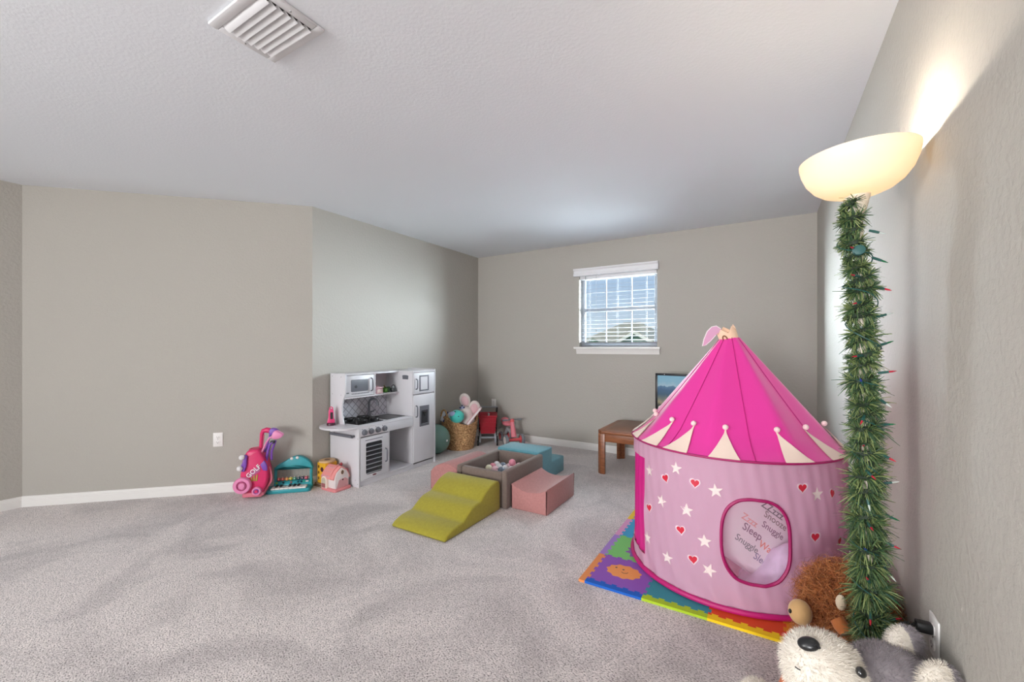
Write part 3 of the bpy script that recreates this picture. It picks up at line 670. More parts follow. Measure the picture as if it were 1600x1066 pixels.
ap = [pp(*q) for q in ((423.5, 739), (425, 734), (430, 730), (437, 727), (446, 722), (452, 719.5), (460, 718.5), (468, 720), (476, 725), (482, 731), (485, 738), (484, 740), (479, 738.5), (470, 735.5), (460, 734), (445, 734.5), (432, 737), (427, 740))]
MB().prism(smooth_curve(ap+[ap[0]], 3)[:-1], .085, .14, 'y', bev=.008, seg=3).build('arch', M_tp, P_, ang=60)
for q in ((451, 721.5), (460, 720.5)):
    x, z = pp(*q); MB().ell((x, .086, z), (.013, .008, .013), sub=2).build('eye', M_key, P_)
cols = [(214, 70, 76), (226, 108, 86), (238, 158, 62), (204, 194, 60), (70, 168, 140), (32, 84, 92), (52, 50, 86), (206, 86, 112)]
for k in range(8):
    x = -.095+k*.0305; m_ = mat('hammer_%d' % k, cols[k], .4)
    o = MB().ell((x, .108, .088), (.0145, .012, .0145), sub=2).build('hammer', m_, P_)
    MB().cyl((x, .112, .08), (x, .112, .20), .0012, n=5).build('wire', mat('grey_cord', (150, 155, 158)), o)
    mb = MB(); mb.ell((x, .099, .09), (.006, .004, .006), sub=1); mb.ell((x, .106, .104), (.004, .004, .006), sub=1); mb.build('cap', mat('hammer_pale', (232, 206, 196), .4), o)
# ------------------------------------------------------------------ shape sorter and house
S_ = thing('shape_sorter', 'yellow shape sorting cube with a wooden top on a wooden stand by the play kitchen', 'activity toy', (-3.297, 2.322, 0))
M_yl = mat('yellow_paint', (238, 178, 40), .45); M_wd = mat('light_wood', (214, 176, 132), .5, var=.12, vscale=20); M_wd2 = mat('brown_ply', (140, 112, 86), .6, var=.2, vscale=30)
mb = MB(); mb.box(-.078, -.078, 0, .07, .07, .012, bev=.002); mb.box(-.072, -.072, .016, .066, .066, .03, bev=.002); mb.box(-.06, -.06, .01, .055, .055, .018); mb.build('stand', M_wd2, S_)
cb = MB().box(-.055, -.058, .03, .055, .058, .205, bev=.004).build('cube', M_yl, S_)
MB().prism(arc(0, 0, .067, 0, 360, 24)[:-1], .205, .222, 'z', bev=.003).build('top_board', M_wd, S_)
MB().prism(arc(.0, .0, .024, 0, 360, 16)[:-1], .221, .2235, 'z').build('hole', mat('hole_brown', (120, 90, 66), .7), S_)
mb = MB()
for z in (.07, .12, .17): mb.prism(arc(-.035, z, .009, 0, 360, 12, .014)[:-1], -.0592, -.0575, 'y')
mb.build('side_holes', mat('sorter_hole', (96, 60, 20), .7), cb)
mb = MB(); mb.prism(arc(.01, .15, .022, 0, 360, 6)[:-1], -.0592, -.0575, 'y'); mb.build('hex_hole', mat('deep_maroon', (70, 12, 36)), cb)
H_ = thing('toy_house', 'small toy house with a pink roof and white gable beside the play kitchen', 'toy house', (-3.152, 2.303, 0))
M_hw = mat('house_white', (228, 218, 216), .45); M_hr = mat('house_roof_pink', (236, 152, 148), .45); M_hb = mat('house_base_pink', (226, 140, 142), .45)
MB().prism(rrect(-.088, -.085, .1, .083, .02), 0, .024, 'z', bev=.005).build('base', M_hb, H_)
gab = [(-.066, .022), (.066, .022), (.068, .115), (.05, .155), (.0, .19), (-.05, .155), (-.068, .115)]
hb = MB().prism(gab, -.075, .082, 'x', bev=.006).build('house_body', M_hw, H_)
rf = smooth_curve([(-.084, .108), (-.074, .130), (-.05, .162), (-.02, .19), (0, .2), (.02, .19), (.05, .162), (.074, .128), (.086, .098)], 3)
inner = [(p[0]*.86, p[1]-.014) for p in reversed(rf)]
ro = MB().prism(rf+inner, -.09, .074, 'x', bev=.003).build('roof', M_hr, H_)
mb = MB()
for i in range(3):
    for j in range(4):
        yy = -.08+i*.022+.004*i; zz = .112+i*.03; x = -.08+j*.028+(i % 2)*.01
        mb.box(x, yy-.004, zz, x+.02, yy+.012, zz+.016, bev=.003, M=Matrix.Identity(4))
mb.build('shingles', mat('house_shingle', (222, 164, 172), .45), ro)
mb = MB(); mb.tube([(.03, -.084, .105), (.034, -.07, .14), (.03, -.05, .168), (.036, -.025, .195), (.034, 0, .206)], .008, 8); mb.build('roof_ridge', M_hr, ro)
ap = [(-.075, .022), (-.005, .022), (-.005, .085)]+arc(-.04, .085, .035, 0, 180, 10)[1:]
MB().prism(ap, -.090, -.066, 'y', bev=.003).build('arch_surround', mat('arch_cream', (240, 224, 212), .45), hb)
ap2 = [(-.066, .026), (-.014, .026), (-.014, .084)]+arc(-.04, .084, .026, 0, 180, 10)[1:]
w_ = MB().prism(ap2, -.0915, -.089, 'y').build('arch_window', mat('house_window_beige', (188, 180, 160), .5), hb)
MB().box(-.064, -.096, .028, -.016, -.0905, .062, bev=.003).build('bench', mat('house_bench_rose', (160, 92, 96), .5), w_)
MB().prism(arc(-.0, .152, .02, 0, 360, 16, .026)[:-1], .0815, .0855, 'x', bev=.001).build('loft_window', mat('arch_cream', (240, 224, 212)), hb)
MB().prism(arc(-.0, .152, .013, 0, 360, 16, .018)[:-1], .085, .0865, 'x').build('loft_print', mat('loft_brown', (120, 92, 74), .6), hb)
MB().prism([(-.055, .026), (.06, .026), (.06, .08), (.03, .1), (-.03, .09)], .0815, .084, 'x').build('pink_print', mat('house_print_pink', (216, 160, 162), .5), hb)
MB().cyl((.083, .005, .088), (.087, .005, .088), .006, n=10).build('button', M_blk, hb)
MB().prism(arc(.085, .135, .024, 0, 360, 18)[:-1], .02, .034, 'x', bev=.004).build('side_wheel', mat('house_wheel_rose', (196, 120, 124), .5), H_)
MB().ell((.03, .03, .205), (.012, .012, .014), sub=2).build('chimney_knob', mat('knob_red', (170, 60, 66), .4), H_)
# ------------------------------------------------------------------ big ball, basket and its contents
mb = MB(); mb.ell((0, 0, .17), .17, sub=5)
b_ = thing('exercise_ball', 'large grey-green inflatable ball squeezed between the play kitchen and the basket', 'ball', (-3.205, 3.63, 0))
mb.build('ball_body', mat('translucent_green_vinyl', (104, 140, 130), .18, coat=.3), b_)
MB().lathe([(.0, .004), (.012, .004), (.012, 0), (0, 0)], 12, M=Matrix.Translation((.168, 0, .17)) @ Matrix.Rotation(R(90), 4, 'Y')).build('valve', mat('valve_pale', (220, 228, 224), .4), b_)
bk = (-3.16, 4.012)
B_ = thing('wicker_basket', 'tall woven seagrass basket with loop handles full of soft toys in the corner', 'basket', (bk[0], bk[1], 0), R(68))
M_wk = mat('woven_seagrass', (172, 126, 80), .8)
def _wick():
    nt = M_wk.node_tree; b = nt.nodes['Principled BSDF']; L = nt.links
    tc = node(nt, 'ShaderNodeTexCoord'); n1 = node(nt, 'ShaderNodeTexVoronoi', Scale=42.0); mp = node(nt, 'ShaderNodeMapping'); mp.inputs['Scale'].default_value = (1, 1, 1.8)
    L.new(tc.outputs['Object'], mp.inputs[0]); L.new(mp.outputs[0], n1.inputs['Vector'])
    n2 = node(nt, 'ShaderNodeTexNoise', Scale=55.0, Detail=3.0); L.new(tc.outputs['Object'], n2.inputs['Vector'])
    r = node(nt, 'ShaderNodeValToRGB'); e = r.color_ramp.elements; e[0].position = .3; e[0].color = lin((140, 94, 54)); e[1].position = .7; e[1].color = lin((232, 188, 136))
    L.new(n2.outputs['Fac'], r.inputs[0]); L.new(r.outputs[0], b.inputs['Base Color'])
    bp = node(nt, 'ShaderNodeBump', Strength=.9, Distance=.01); L.new(n1.outputs['Distance'], bp.inputs['Height']); bp.invert = True; L.new(bp.outputs[0], b.inputs['Normal'])
_wick()
def rimz(a): return .345+.05*math.cos(2*a)
def bsk(u, v, inset=0):
    a = 2*PI*u; z = v*rimz(a); tt = v
    r = .168+.055*math.sin(tt*PI*.5)*.85-inset
    r *= 1+.012*math.sin(z*2*PI/.03)*(1 if inset == 0 else 0)
    return (r*math.cos(a), r*math.sin(a), z)
mb = MB(); mb.grid(lambda u, v: bsk(u, v), 48, 60, wrapu=True); mb.grid(lambda u, v: bsk(u, 1-v*.97, .016), 48, 14, wrapu=True)
mb.lathe([(0, .0), (.165, 0)], 48, cl=False); mb.lathe([(.15, .012), (0, .012)], 48, cl=False); mb.build('basket_body', M_wk, B_)
mb = MB(); 
for rr, dz in ((.208, .0), (.214, -.012)):
    mb.tube([(rr*math.cos(2*PI*i/48), rr*math.sin(2*PI*i/48), rimz(2*PI*i/48)+dz) for i in range(48)], .010, 8, closed=True)
mb.build('rim_braid', M_wk, B_)
for sg in (-1, 1):
    mb = MB()
    if sg < 0: mb.tube([(sg*.207, .075*math.cos(PI*i/14), .385+.085*math.sin(PI*i/14)) for i in range(15)], .010, 8)
    else: mb.tube([(sg*.207, .06*math.cos(PI*i/14), .375+.05*math.sin(PI*i/14)) for i in range(15)], .010, 8)
    mb.build('loop_handle', M_wk, B_)
FW, HY, HC = 656.19, 542.83, 1.209
YAW = R(31.1); cw, sw = math.cos(YAW), math.sin(YAW)
def at(px, py, d):
    r = (px-800)/FW; u = -(py-HY)/FW
    return Vector((d*(cw*r-sw), d*(sw*r+cw), HC+d*u))
RV = Vector((cw, sw, 0)); FV = Vector((-sw, cw, 0))
def cambasis(p, roll=0, yaw=0):
    """frame standing at p: x to the right, y away, z up, as seen from the doorway"""
    return Matrix.Translation(p) @ Matrix.Rotation(YAW+yaw, 4, 'Z') @ Matrix.Rotation(-roll, 4, 'Y')
M_bun = mat('bunny_cream_plush', (226, 214, 208), .95, sheen=.5, bump=.5, bscale=160); M_bunp = mat('bunny_pink_plush', (226, 186, 190), .95, sheen=.5, bump=.5, bscale=160)
pc = at(727, 652, 5.0)
t_ = thing('plush_bunny', 'cream plush bunny with big pink-lined ears sticking out of the seagrass basket', 'soft toy', pc, YAW)
mb = MB(); V, F, G3 = blob([((0.02, .02, -.05), (.09, .08, .12)), ((.0, .0, .06), (.07, .065, .065))], (0.01, .01, 0), 4, .02); mb.add([tuple(p) for p in V], F); mb.build('body', M_bun, t_)
for (px, py, rx, rz_, rl) in ((726.5, 625.5, .066, .085, -.35), (741, 637, .068, .085, .15)):
    q = (WM[t_.name].inverted() @ at(px, py, 5.03)); Mx = Matrix.Translation(q) @ Matrix.Rotation(rl, 4, 'Y')
    o = MB().ell((0, 0, 0), (rx, .032, rz_), sub=3, M=Mx).build('ear', M_bun, t_)
    MB().ell((0, -.022, -.005), (rx*.66, .016, rz_*.7), sub=3, M=Mx).build('inner_ear', M_bunp, o)
mb = MB()
for (px, py) in ((722, 634), (725, 637), (719, 637)):
    q = WM[t_.name].inverted() @ at(px, py, 4.955); mb.ell(q, (.009, .006, .012), sub=2)
mb.build('bow_dots', mat('navy_cloth', (38, 48, 96), .8), t_)
q = WM[t_.name].inverted() @ at(723, 638, 4.985); MB().ell(q, (.036, .028, .022), sub=3).build('bow', mat('periwinkle_cloth', (168, 176, 208), .85), t_)
pc = at(714, 651, 4.87)
t_ = thing('plush_turtle', 'round turquoise plush with black bead eyes at the front of the seagrass basket', 'soft toy', pc, YAW)
MB().ell((0, 0, 0), (.085, .07, .075), sub=4).build('body', mat('turquoise_plush', (84, 210, 198), .9, sheen=.5, bump=.4, bscale=160), t_)
for (px, py) in ((711, 643.5), (716.5, 651)):
    q = WM[t_.name].inverted() @ at(px, py, 4.803); MB().ell(q, (.008, .006, .006), sub=2).build('eye', M_blk, t_)
MB().ell((-.045, -.035, .035), (.04, .032, .03), sub=3).build('spotted_patch', mat('lilac_plush', (170, 178, 214), .9, sheen=.4), t_)
p0, p1 = at(731, 662, 4.9), at(751.5, 637, 4.95)
t_ = thing('picture_book', 'thin pink and white board book leaning out of the right side of the basket', 'book', (p0+p1)/2)
dv = (p1-p0); L_ = dv.length; dv.normalize(); sd_ = FV; nn = dv.cross(sd_).normalized()
Mx = Matrix((dv, sd_, nn)).transposed().to_4x4()
mb = MB(); mb.box(-L_/2, -.07, -.014, L_/2, .07, -.010, M=Mx); mb.box(-L_/2, -.07, .010, L_/2, .07, .014, M=Mx); mb.build('cover', mat('book_pink', (226, 168, 176), .5), t_)
MB().box(-L_/2+.003, -.067, -.0098, L_/2-.003, .067, .0098, M=Mx).build('pages', mat('page_white', (236, 230, 228), .7), t_)
pc = at(697, 651, 4.95)
t_ = thing('folded_cloth', 'navy and white cloth showing through the left loop handle of the basket', 'cloth', pc, YAW)
MB().box(-.05, -.02, -.07, .05, .02, .055, bev=.015, seg=3, M=Matrix.Rotation(R(20), 4, 'Y')).build('white_fold', mat('white_cloth', (214, 216, 222), .9), t_)
MB().box(-.013, -.025, -.068, .013, .022, .058, bev=.008, seg=2, M=Matrix.Rotation(R(20), 4, 'Y')).build('navy_band', mat('navy_cloth', (38, 48, 96)), t_)
# ------------------------------------------------------------------ toy shopping cart
ct = thing('toy_shopping_cart', 'red toy shopping cart with grey frame and black wheels in the back corner', 'toy cart', (-2.985, 4.36, 0), R(34))
M_rd = mat('red_plastic', (170, 24, 44), .4); M_cg = mat('cart_grey', (150, 154, 160), .4)
mb = MB()
bx = lambda y0, y1: None
def tap(mb, xb, yb0, yb1, zb, xt, yt0, yt1, zt, th):
    o = [(-xb, yb0, zb), (xb, yb0, zb), (xb, yb1, zb), (-xb, yb1, zb), (-xt, yt0, zt), (xt, yt0, zt), (xt, yt1, zt), (-xt, yt1, zt)]
    i = [(p[0]*(1-th/xb), p[1]+(th if p[1] < (yb0+yb1)/2 else -th), p[2]+(th if p[2] == zb else 0)) for p in o]
    vs = o+i; fs = [(3, 2, 1, 0), (0, 1, 5, 4), (1, 2, 6, 5), (2, 3, 7, 6), (3, 0, 4, 7), (8, 9, 10, 11), (12, 13, 9, 8), (13, 14, 10, 9), (14, 15, 11, 10), (15, 12, 8, 11), (4, 5, 13, 12), (5, 6, 14, 13), (6, 7, 15, 14), (7, 4, 12, 15)]
    mb.add(vs, fs)
tap(mb, .088, -.10, .10, .145, .108, -.12, .15, .36, .006)
for z in (.19, .235, .28, .325): mb.box(-.104, -.123+(z-.36)*-.06, z-.004, .104, -.11, z+.004)
for x in (-.07, -.035, 0, .035, .07): mb.box(x-.004, -.121, .16, x+.004, -.1, .35)
mb.build('basket', M_rd, ct)
mb = MB(); mb.tube([(-.112, .155, .365), (-.112, -.125, .362), (.112, -.125, .362), (.112, .155, .365)], .008, 8, closed=True); mb.build('basket_rim', M_rd, ct)
for x in (-.105, .105):
    MB().tube([(x, -.04, .12), (x*1.02, .12, .3), (x*1.1, .17, .40), (x*1.12, .19, .425)], [.009, .009, .012, .012], 8).build('side_bar', M_blk, ct)
    MB().tube([(x*.85, -.08, .15), (x*.9, -.10, .09), (x*.95, -.115, .035)], [.013, .012, .014], 8).build('front_leg', M_cg, ct)
    MB().tube([(x, -.02, .12), (x, .08, .07), (x*1.02, .14, .035)], .011, 8).build('rear_leg', M_cg, ct)
MB().cyl((-.128, .192, .43), (.128, .192, .43), .012, n=12).build('handle_bar', M_cg, ct)
mb = MB(); mb.box(-.1, -.1, .095, .1, -.085, .108); mb.box(-.1, -.09, .085, .1, .12, .095); mb.build('under_tray', M_cg, ct)
for x in (-.105, .105):
    for y in (-.118, .14): wheel(ct, 'wheel', x, 0, 0, 0, 0, M_blk, M_blk, M_cg) if 0 else None
def wheel2(par, name, x, y, z, r, w, m1, m2):
    Mx = Matrix.Translation((x-w/2, y, z)) @ Matrix.Rotation(R(90), 4, 'Y')
    o = MB().lathe([(0, 0), (r*.6, 0), (r*.65, w*.1), (r*.9, 0), (r, w*.25), (r, w*.75), (r*.9, w), (r*.65, w*.9), (r*.6, w), (0, w)], 24, M=Mx).build(name, m1, par)
    MB().lathe([(r*.55, -.002), (r*.5, -.003), (0, -.003)], 18, M=Mx).build('hub_cap', m2, o); return o
for x in (-.118, .118):
    for y in (-.118, .14): wheel2(ct, 'wheel', x, y, .034, .034, .022, M_blk, M_cg)
t_ = thing('toy_bottle', 'small white toy bottle standing in the red toy shopping cart', 'toy', tuple(WM[ct.name] @ Vector((.01, .03, .152))))
MB().lathe([(0, 0), (.026, 0), (.028, .14), (.012, .18), (.011, .2), (0, .2)], 18).build('body', mat('bottle_white', (228, 222, 222), .4), t_); MB().lathe([(.013, .2), (.013, .225), (0, .225)], 14).build('cap', M_kw, t_)
# ------------------------------------------------------------------ balance bike
bkp = at(803, 694, 5.18); bkp.z = 0
bi = thing('balance_bike', 'pink toddler balance bike with grey handlebar beside the shopping cart', 'balance bike', bkp, YAW+R(-68))
# local +x is forward
M_bp = mat('bike_pink', (232, 130, 142), .4); M_bg = mat('tyre_grey', (128, 132, 138), .5); M_bw = mat('wheel_cream', (226, 216, 210), .45); M_bb = mat('bike_body_grey', (176, 178, 180), .45); M_bc = mat('bike_coral', (226, 96, 100), .4)
MB().tube([(0, 0, .10), (-.02, 0, .16), (-.05, 0, .25), (-.06, 0, .29)], [.034, .034, .026, .022], 14).build('steering_column', M_bp, bi)
MB().tube([(-.06, 0, .28), (-.062, 0, .315)], [.027, .026], 14).build('head_tube', M_bc, bi)
MB().cyl((-.062, -.115, .305), (-.062, .115, .305), .0085, n=10).build('handlebar', M_bg, bi)
for y in (-.1, .1): MB().cyl((-.062, y-.028, .305), (-.062, y+.028, .305), .0115, n=12).build('grip', M_bg, bi)
MB().cyl((.0, -.1, .068), (.0, .1, .068), .018, n=12).build('front_axle', M_bc, bi)
MB().tube([(-.02, 0, .14), (-.12, 0, .155), (-.2, 0, .17), (-.30, 0, .09)], [.022, .026, .026, .02], 12).build('frame', M_bb, bi)
mb = MB(); mb.ell((-.23, 0, .235), (.105, .065, .034), sub=3); mb.ell((-.31, 0, .262), (.04, .055, .04), sub=3); mb.build('seat', M_bp, bi)
MB().cyl((-.3, -.06, .06), (-.3, .06, .06), .012, n=10).build('rear_axle', M_bc, bi)
def wheel3(name, x, y, r, w, hubm):
    Mx = Matrix.Translation((x, y-w/2, r)) @ Matrix.Rotation(R(-90), 4, 'X')
    o = MB().lathe([(r*.7, 0), (r*.93, 0), (r, w*.25), (r, w*.75), (r*.93, w), (r*.7, w)], 28, M=Mx, cl=False).build(name, M_bg, bi)
    MB().lathe([(0, .002), (r*.5, -.002), (r*.72, .002), (r*.72, w-.002), (r*.5, w+.002), (0, w-.002)], 28, M=Mx).build('rim', hubm, o)
for y, hm in ((-.105, M_bw), (.105, M_bc)): wheel3('front_wheel', .0, y, .068, .036, hm)
for y in (-.06, .06): wheel3('rear_wheel', -.3, y, .06, .03, M_bc)
# ------------------------------------------------------------------ low table and monitor
M_tb = mat('brown_table_wood', (122, 72, 42), .38, coat=.15)
def _wood(m, c0, c1, sc):
    nt = m.node_tree; b = nt.nodes['Principled BSDF']; L = nt.links
    tc = node(nt, 'ShaderNodeTexCoord'); mp = node(nt, 'ShaderNodeMapping'); mp.inputs['Scale'].default_value = sc; n = node(nt, 'ShaderNodeTexNoise', Scale=9.0, Detail=5.0, Distortion=.6)
    r = node(nt, 'ShaderNodeValToRGB'); e = r.color_ramp.elements; e[0].position = .3; e[0].color = lin(c0); e[1].position = .72; e[1].color = lin(c1)
    L.new(tc.outputs['Object'], mp.inputs[0]); L.new(mp.outputs[0], n.inputs['Vector']); L.new(n.outputs['Fac'], r.inputs[0]); L.new(r.outputs[0], b.inputs['Base Color'])
_wood(M_tb, (118, 66, 38), (158, 98, 60), (1, 8, 8))
T_ = thing('low_table', 'low brown wooden table with cut corners behind the play tent', 'table', (-.9, 4.22, 0))
tx0, tx1, ty0, ty1, tz = -1.385, -.42, 3.865, 4.565, .415
def cham(x0, y0, x1, y1, c): return [(x0+c, y0), (x1-c, y0), (x1, y0+c), (x1, y1-c), (x1-c, y1), (x0+c, y1), (x0, y1-c), (x0, y0+c)]
MB().prism(cham(tx0, ty0, tx1, ty1, .045), tz-.03, tz, 'z', bev=.006).build('tabletop', M_tb, T_, world=True)
MB().prism(cham(tx0+.06, ty0+.06, tx1-.06, ty1-.06, .02), tz-.002, tz+.0015, 'z', bev=.001).build('inlay', mat('table_inlay_wood', (128, 84, 56), .35, var=.12, vscale=12), T_, world=True)
mb = MB(); frame_rect(mb, tx0+.012, ty0+.012, tx1-.012, ty1-.012, .022, tz-.105, tz-.03, 'z', bev=.003); mb.build('apron', M_tb, T_, world=True)
for (x, y, sx, sy) in ((tx0, ty0, 1, 1), (tx1, ty0, -1, 1), (tx0, ty1, 1, -1), (tx1, ty1, -1, -1)):
    a, b, c2, d = x+sx*.004, y+sy*.004, x+sx*.078, y+sy*.078
    MB().prism([(a+sx*.03, b), (c2, b), (c2, b+sy*.03), (a+sx*.045, b+sy*.045), (a+sx*.03, d), (a, d), (a, b+sy*.03)], 0, tz-.03, 'z', bev=.003).build('leg', M_tb, T_, world=True)
mo = thing('computer_monitor', 'black flat monitor showing a mountain landscape on the low table', 'monitor', (-.69, 4.35, tz+.0015), R(-8))
M_mon = mat('monitor_black', (26, 27, 32), .3)
mb = MB(); mb.prism(arc(0, .0, .13, 0, 360, 32, .09)[:-1], 0, .014, 'z', bev=.004); mb.build('stand_base', M_mon, mo)
MB().box(-.03, .012, .01, .03, .035, .2, bev=.004).build('stand_neck', M_mon, mo)
mb = MB(); frame_rect(mb, -.262, .155, .262, .533, .022, -.012, .012, 'y', bev=.003); mb.box(-.25, -.004, .165, .25, .03, .525, bev=.006); fm = mb.build('bezel', M_mon, mo)
M_scr = bpy.data.materials.new('landscape_screen'); M_scr.use_nodes = True
def _scr():
    nt = M_scr.node_tree; b = nt.nodes['Principled BSDF']; L = nt.links
    tc = node(nt, 'ShaderNodeTexCoord'); sp = node(nt, 'ShaderNodeSeparateXYZ'); L.new(tc.outputs['Object'], sp.inputs[0])
    n = node(nt, 'ShaderNodeTexNoise', Scale=14.0, Detail=5.0); mp = node(nt, 'ShaderNodeMapping'); mp.inputs['Scale'].default_value = (1, 1, .35); L.new(tc.outputs['Object'], mp.inputs[0]); L.new(mp.outputs[0], n.inputs['Vector'])
    a = node(nt, 'ShaderNodeMath', operation='MULTIPLY_ADD'); a.inputs[1].default_value = .10; L.new(n.outputs['Fac'], a.inputs[0]); L.new(sp.outputs['Z'], a.inputs[2])
    mr = node(nt, 'ShaderNodeMapRange'); mr.inputs['From Min'].default_value = .205; mr.inputs['From Max'].default_value = .575; L.new(a.outputs[0], mr.inputs['Value'])
    r = node(nt, 'ShaderNodeValToRGB'); e = r.color_ramp.elements
    e[0].position = 0; e[0].color = lin((70, 84, 84)); e[1].position = 1; e[1].color = lin((120, 184, 214))
    for p_, c_ in ((.14, (58, 66, 60)), (.22, (170, 160, 128)), (.33, (112, 122, 118)), (.42, (50, 92, 120)), (.58, (44, 96, 140)), (.66, (70, 120, 158)), (.69, (166, 200, 218)), (.8, (134, 188, 214))):
        q = e.new(p_); q.color = lin(c_)
    L.new(mr.outputs[0], r.inputs[0]); L.new(r.outputs[0], b.inputs['Emission Color']); b.inputs['Emission Strength'].default_value = .42
    b.inputs['Base Color'].default_value = (.01, .01, .01, 1); b.inputs['Roughness'].default_value = .25
_scr()
MB().box(-.24, -.0065, .177, .24, -.0042, .511).build('screen', M_scr, fm)
MB().cyl((-.17, -.0125, .522), (-.17, -.0132, .522), .004, n=10).build('webcam_dot', mat('dot_white', (220, 220, 220), .4), fm)
# ------------------------------------------------------------------ foam puzzle mat
TX0, TY0, TP, TH, BW = -.794, 2.068, .2865, .012, .032
def teeth(p, q, side, n=5, a=.012):
    """jigsaw polyline from p to q, teeth on the +side direction"""
    p = Vector(p); q = Vector(q); s_ = Vector(side); out = [p]
    for k in range(n):
        for (u, h) in ((.30, 0), (.24, 1), (.76, 1), (.70, 0)): out.append(p+(q-p)*((k+u)/n)+s_*(a*h))
    out.append(q); return [tuple(v) for v in out]
def vedge(i, j): return teeth((TX0+i*TP, TY0+j*TP), (TX0+i*TP, TY0+(j+1)*TP), (1, 0))
def hedge(i, j): return teeth((TX0+i*TP, TY0+j*TP), (TX0+(i+1)*TP, TY0+j*TP), (0, 1))
FC = {}
def fmat(c): return mat('eva_foam_%02x%02x%02x' % c, c, .75, bump=.15, bscale=300, spec=.25)
PUR, TEA, RED, ORA, GRN, BLU = (146, 92, 186), (62, 146, 160), (226, 80, 44), (232, 140, 38), (128, 206, 116), (66, 164, 206)
tiles = {(0, 0): (PUR, 'purple foam puzzle tile with an orange smiling shape at the mat corner'), (1, 0): (TEA, 'teal foam puzzle tile with a lime edge strip in front of the play tent'),
 (2, 0): (RED, 'red foam puzzle tile with a yellow edge strip in front of the play tent'), (3, 0): (ORA, 'orange foam puzzle tile with a teal dot under the ginger plush'),
 (0, 1): (GRN, 'green foam puzzle tile with a purple shape at the left of the play tent'), (0, 2): (BLU, 'sky blue foam puzzle tile with a lilac edge strip beside the play tent')}
oth = [(230, 90, 120), (240, 200, 60), (110, 190, 120), (120, 150, 220)]
for j in range(4):
    for i in range(4):
        col, lab = tiles.get((i, j), (oth[(i*3+j) % 4], 'plain foam puzzle tile mostly hidden beneath the pink play tent'))
        c = (TX0+(i+.5)*TP, TY0+(j+.5)*TP, 0)
        T2 = thing('foam_mat_tile', lab, 'foam mat', c, group='puzzle mat tiles under the tent')
        poly = hedge(i, j)+vedge(i+1, j)[1:]+list(reversed(hedge(i, j+1)))[1:]+list(reversed(vedge(i, j)))[1:-1]
        if i == 3: poly = hedge(i, j)+[(TX0+4*TP, TY0+(j+1)*TP)]+list(reversed(hedge(i, j+1)))[1:]+list(reversed(vedge(i, j)))[1:-1]
        MB().prism(poly, 0, TH, 'z').build('tile_body', fmat(col), T2, world=True, smooth=False)
        lb = {0: (232, 150, 90), 1: (168, 134, 206), 2: (222, 160, 200), 3: (240, 200, 60)}; fb = {0: (34, 100, 196), 1: (176, 206, 50), 2: (248, 208, 34), 3: (226, 72, 40)}
        if i == 0:
            y0 = TY0+j*TP-(BW if j == 0 else 0); y1 = TY0+(j+1)*TP
            pl_ = [(TX0-BW, y0), (TX0, y0)]+vedge(0, j)+[(TX0-BW, y1)]
            MB().prism(pl_, 0, TH, 'z').build('edge_strip', fmat(lb[j]), T2, world=True, smooth=False)
        if j == 0:
            x0 = TX0+i*TP; x1 = TX0+(i+1)*TP
            MB().prism([(x0, TY0-BW), (x1, TY0-BW)]+list(reversed(hedge(i, 0))), 0, TH, 'z').build('edge_strip', fmat(fb[i]), T2, world=True, smooth=False)
        zz = (TH-.001, TH+.0006)
        def motif(pts, colr): return MB().prism(smooth_curve(pts+[pts[0]], 3)[:-1], zz[0], zz[1], 'z').build('motif', fmat(colr), T2, smooth=False)
        if (i, j) == (0, 0):
            pts = []
            for k in range(22): pts.append(((.082+.01*(k % 2))*math.cos(2*PI*k/22)*1.02+.005, (.062+.009*(k % 2))*math.sin(2*PI*k/22)+.012))
            mo_ = motif(pts, (240, 160, 92))
            mb = MB()
            for dx in (-.052, -.012): mb.prism(arc(dx+.01, .03+dx*-.1, .006, 0, 360, 10)[:-1], TH, TH+.001, 'z')
            mb.tube([(-.005+.0, .004, TH+.0006), (.008, -.004, TH+.0006), (.022, .002, TH+.0006), (.028, .012, TH+.0006)], .0016, 5); mb.build('face_print', M_blk, mo_)
        if (i, j) == (0, 1):
            motif([((.065 if k % 2 else .088)*math.cos(2*PI*k/18)+.03, (.06 if k % 2 else .082)*math.sin(2*PI*k/18)-.02) for k in range(18)], (146, 104, 176))
        if (i, j) == (1, 0): motif(arc(.0, .05, .05, 0, 360, 16)[:-1], (222, 104, 110))
        if (i, j) == (2, 0): motif(arc(.02, .05, .045, 0, 360, 16)[:-1], (160, 150, 50))
        if (i, j) == (3, 0): motif(arc(-.04, .055, .06, 0, 360, 16)[:-1], (50, 132, 156))
# ------------------------------------------------------------------ play tent
TC = Vector((-.17, 2.65, TH)); RT = .52
Tn = thing('play_tent', 'pink castle play tent with hearts and stars standing on the puzzle mat', 'play tent', TC)
M_tw = mat('pale_pink_nylon', (224, 182, 206), .5, trans=.35, tcol=(236, 188, 212), bump=.12, bscale=14, spec=.3)
M_mg = mat('magenta_nylon', (206, 30, 132), .45, trans=.2, tcol=(230, 40, 150)); M_trimp = mat('dark_magenta_binding', (166, 18, 96), .5)
M_roof = mat('hot_pink_satin', (244, 62, 172), .52, trans=.2, tcol=(255, 64, 180), spec=.4, sheen=.8)
M_cream = mat('cream_felt', (244, 220, 206), .85, sheen=.2)
M_heart = mat('red_print', (206, 34, 60), .5); M_star = mat('pale_star_print', (238, 220, 216), .5); M_halo = mat('white_print', (236, 208, 220), .5)
def wallr(a, z):
    return RT-.004+.006*math.sin(z/.69*PI)+.0016*math.sin(R(a)*31+3*math.sin(z*9))*(1-.6*z/.7)+.0012*math.sin(R(a)*57+z*22)+.004*math.exp(-((z-.06)/.06)**2)*math.sin(R(a)*23+z*30)
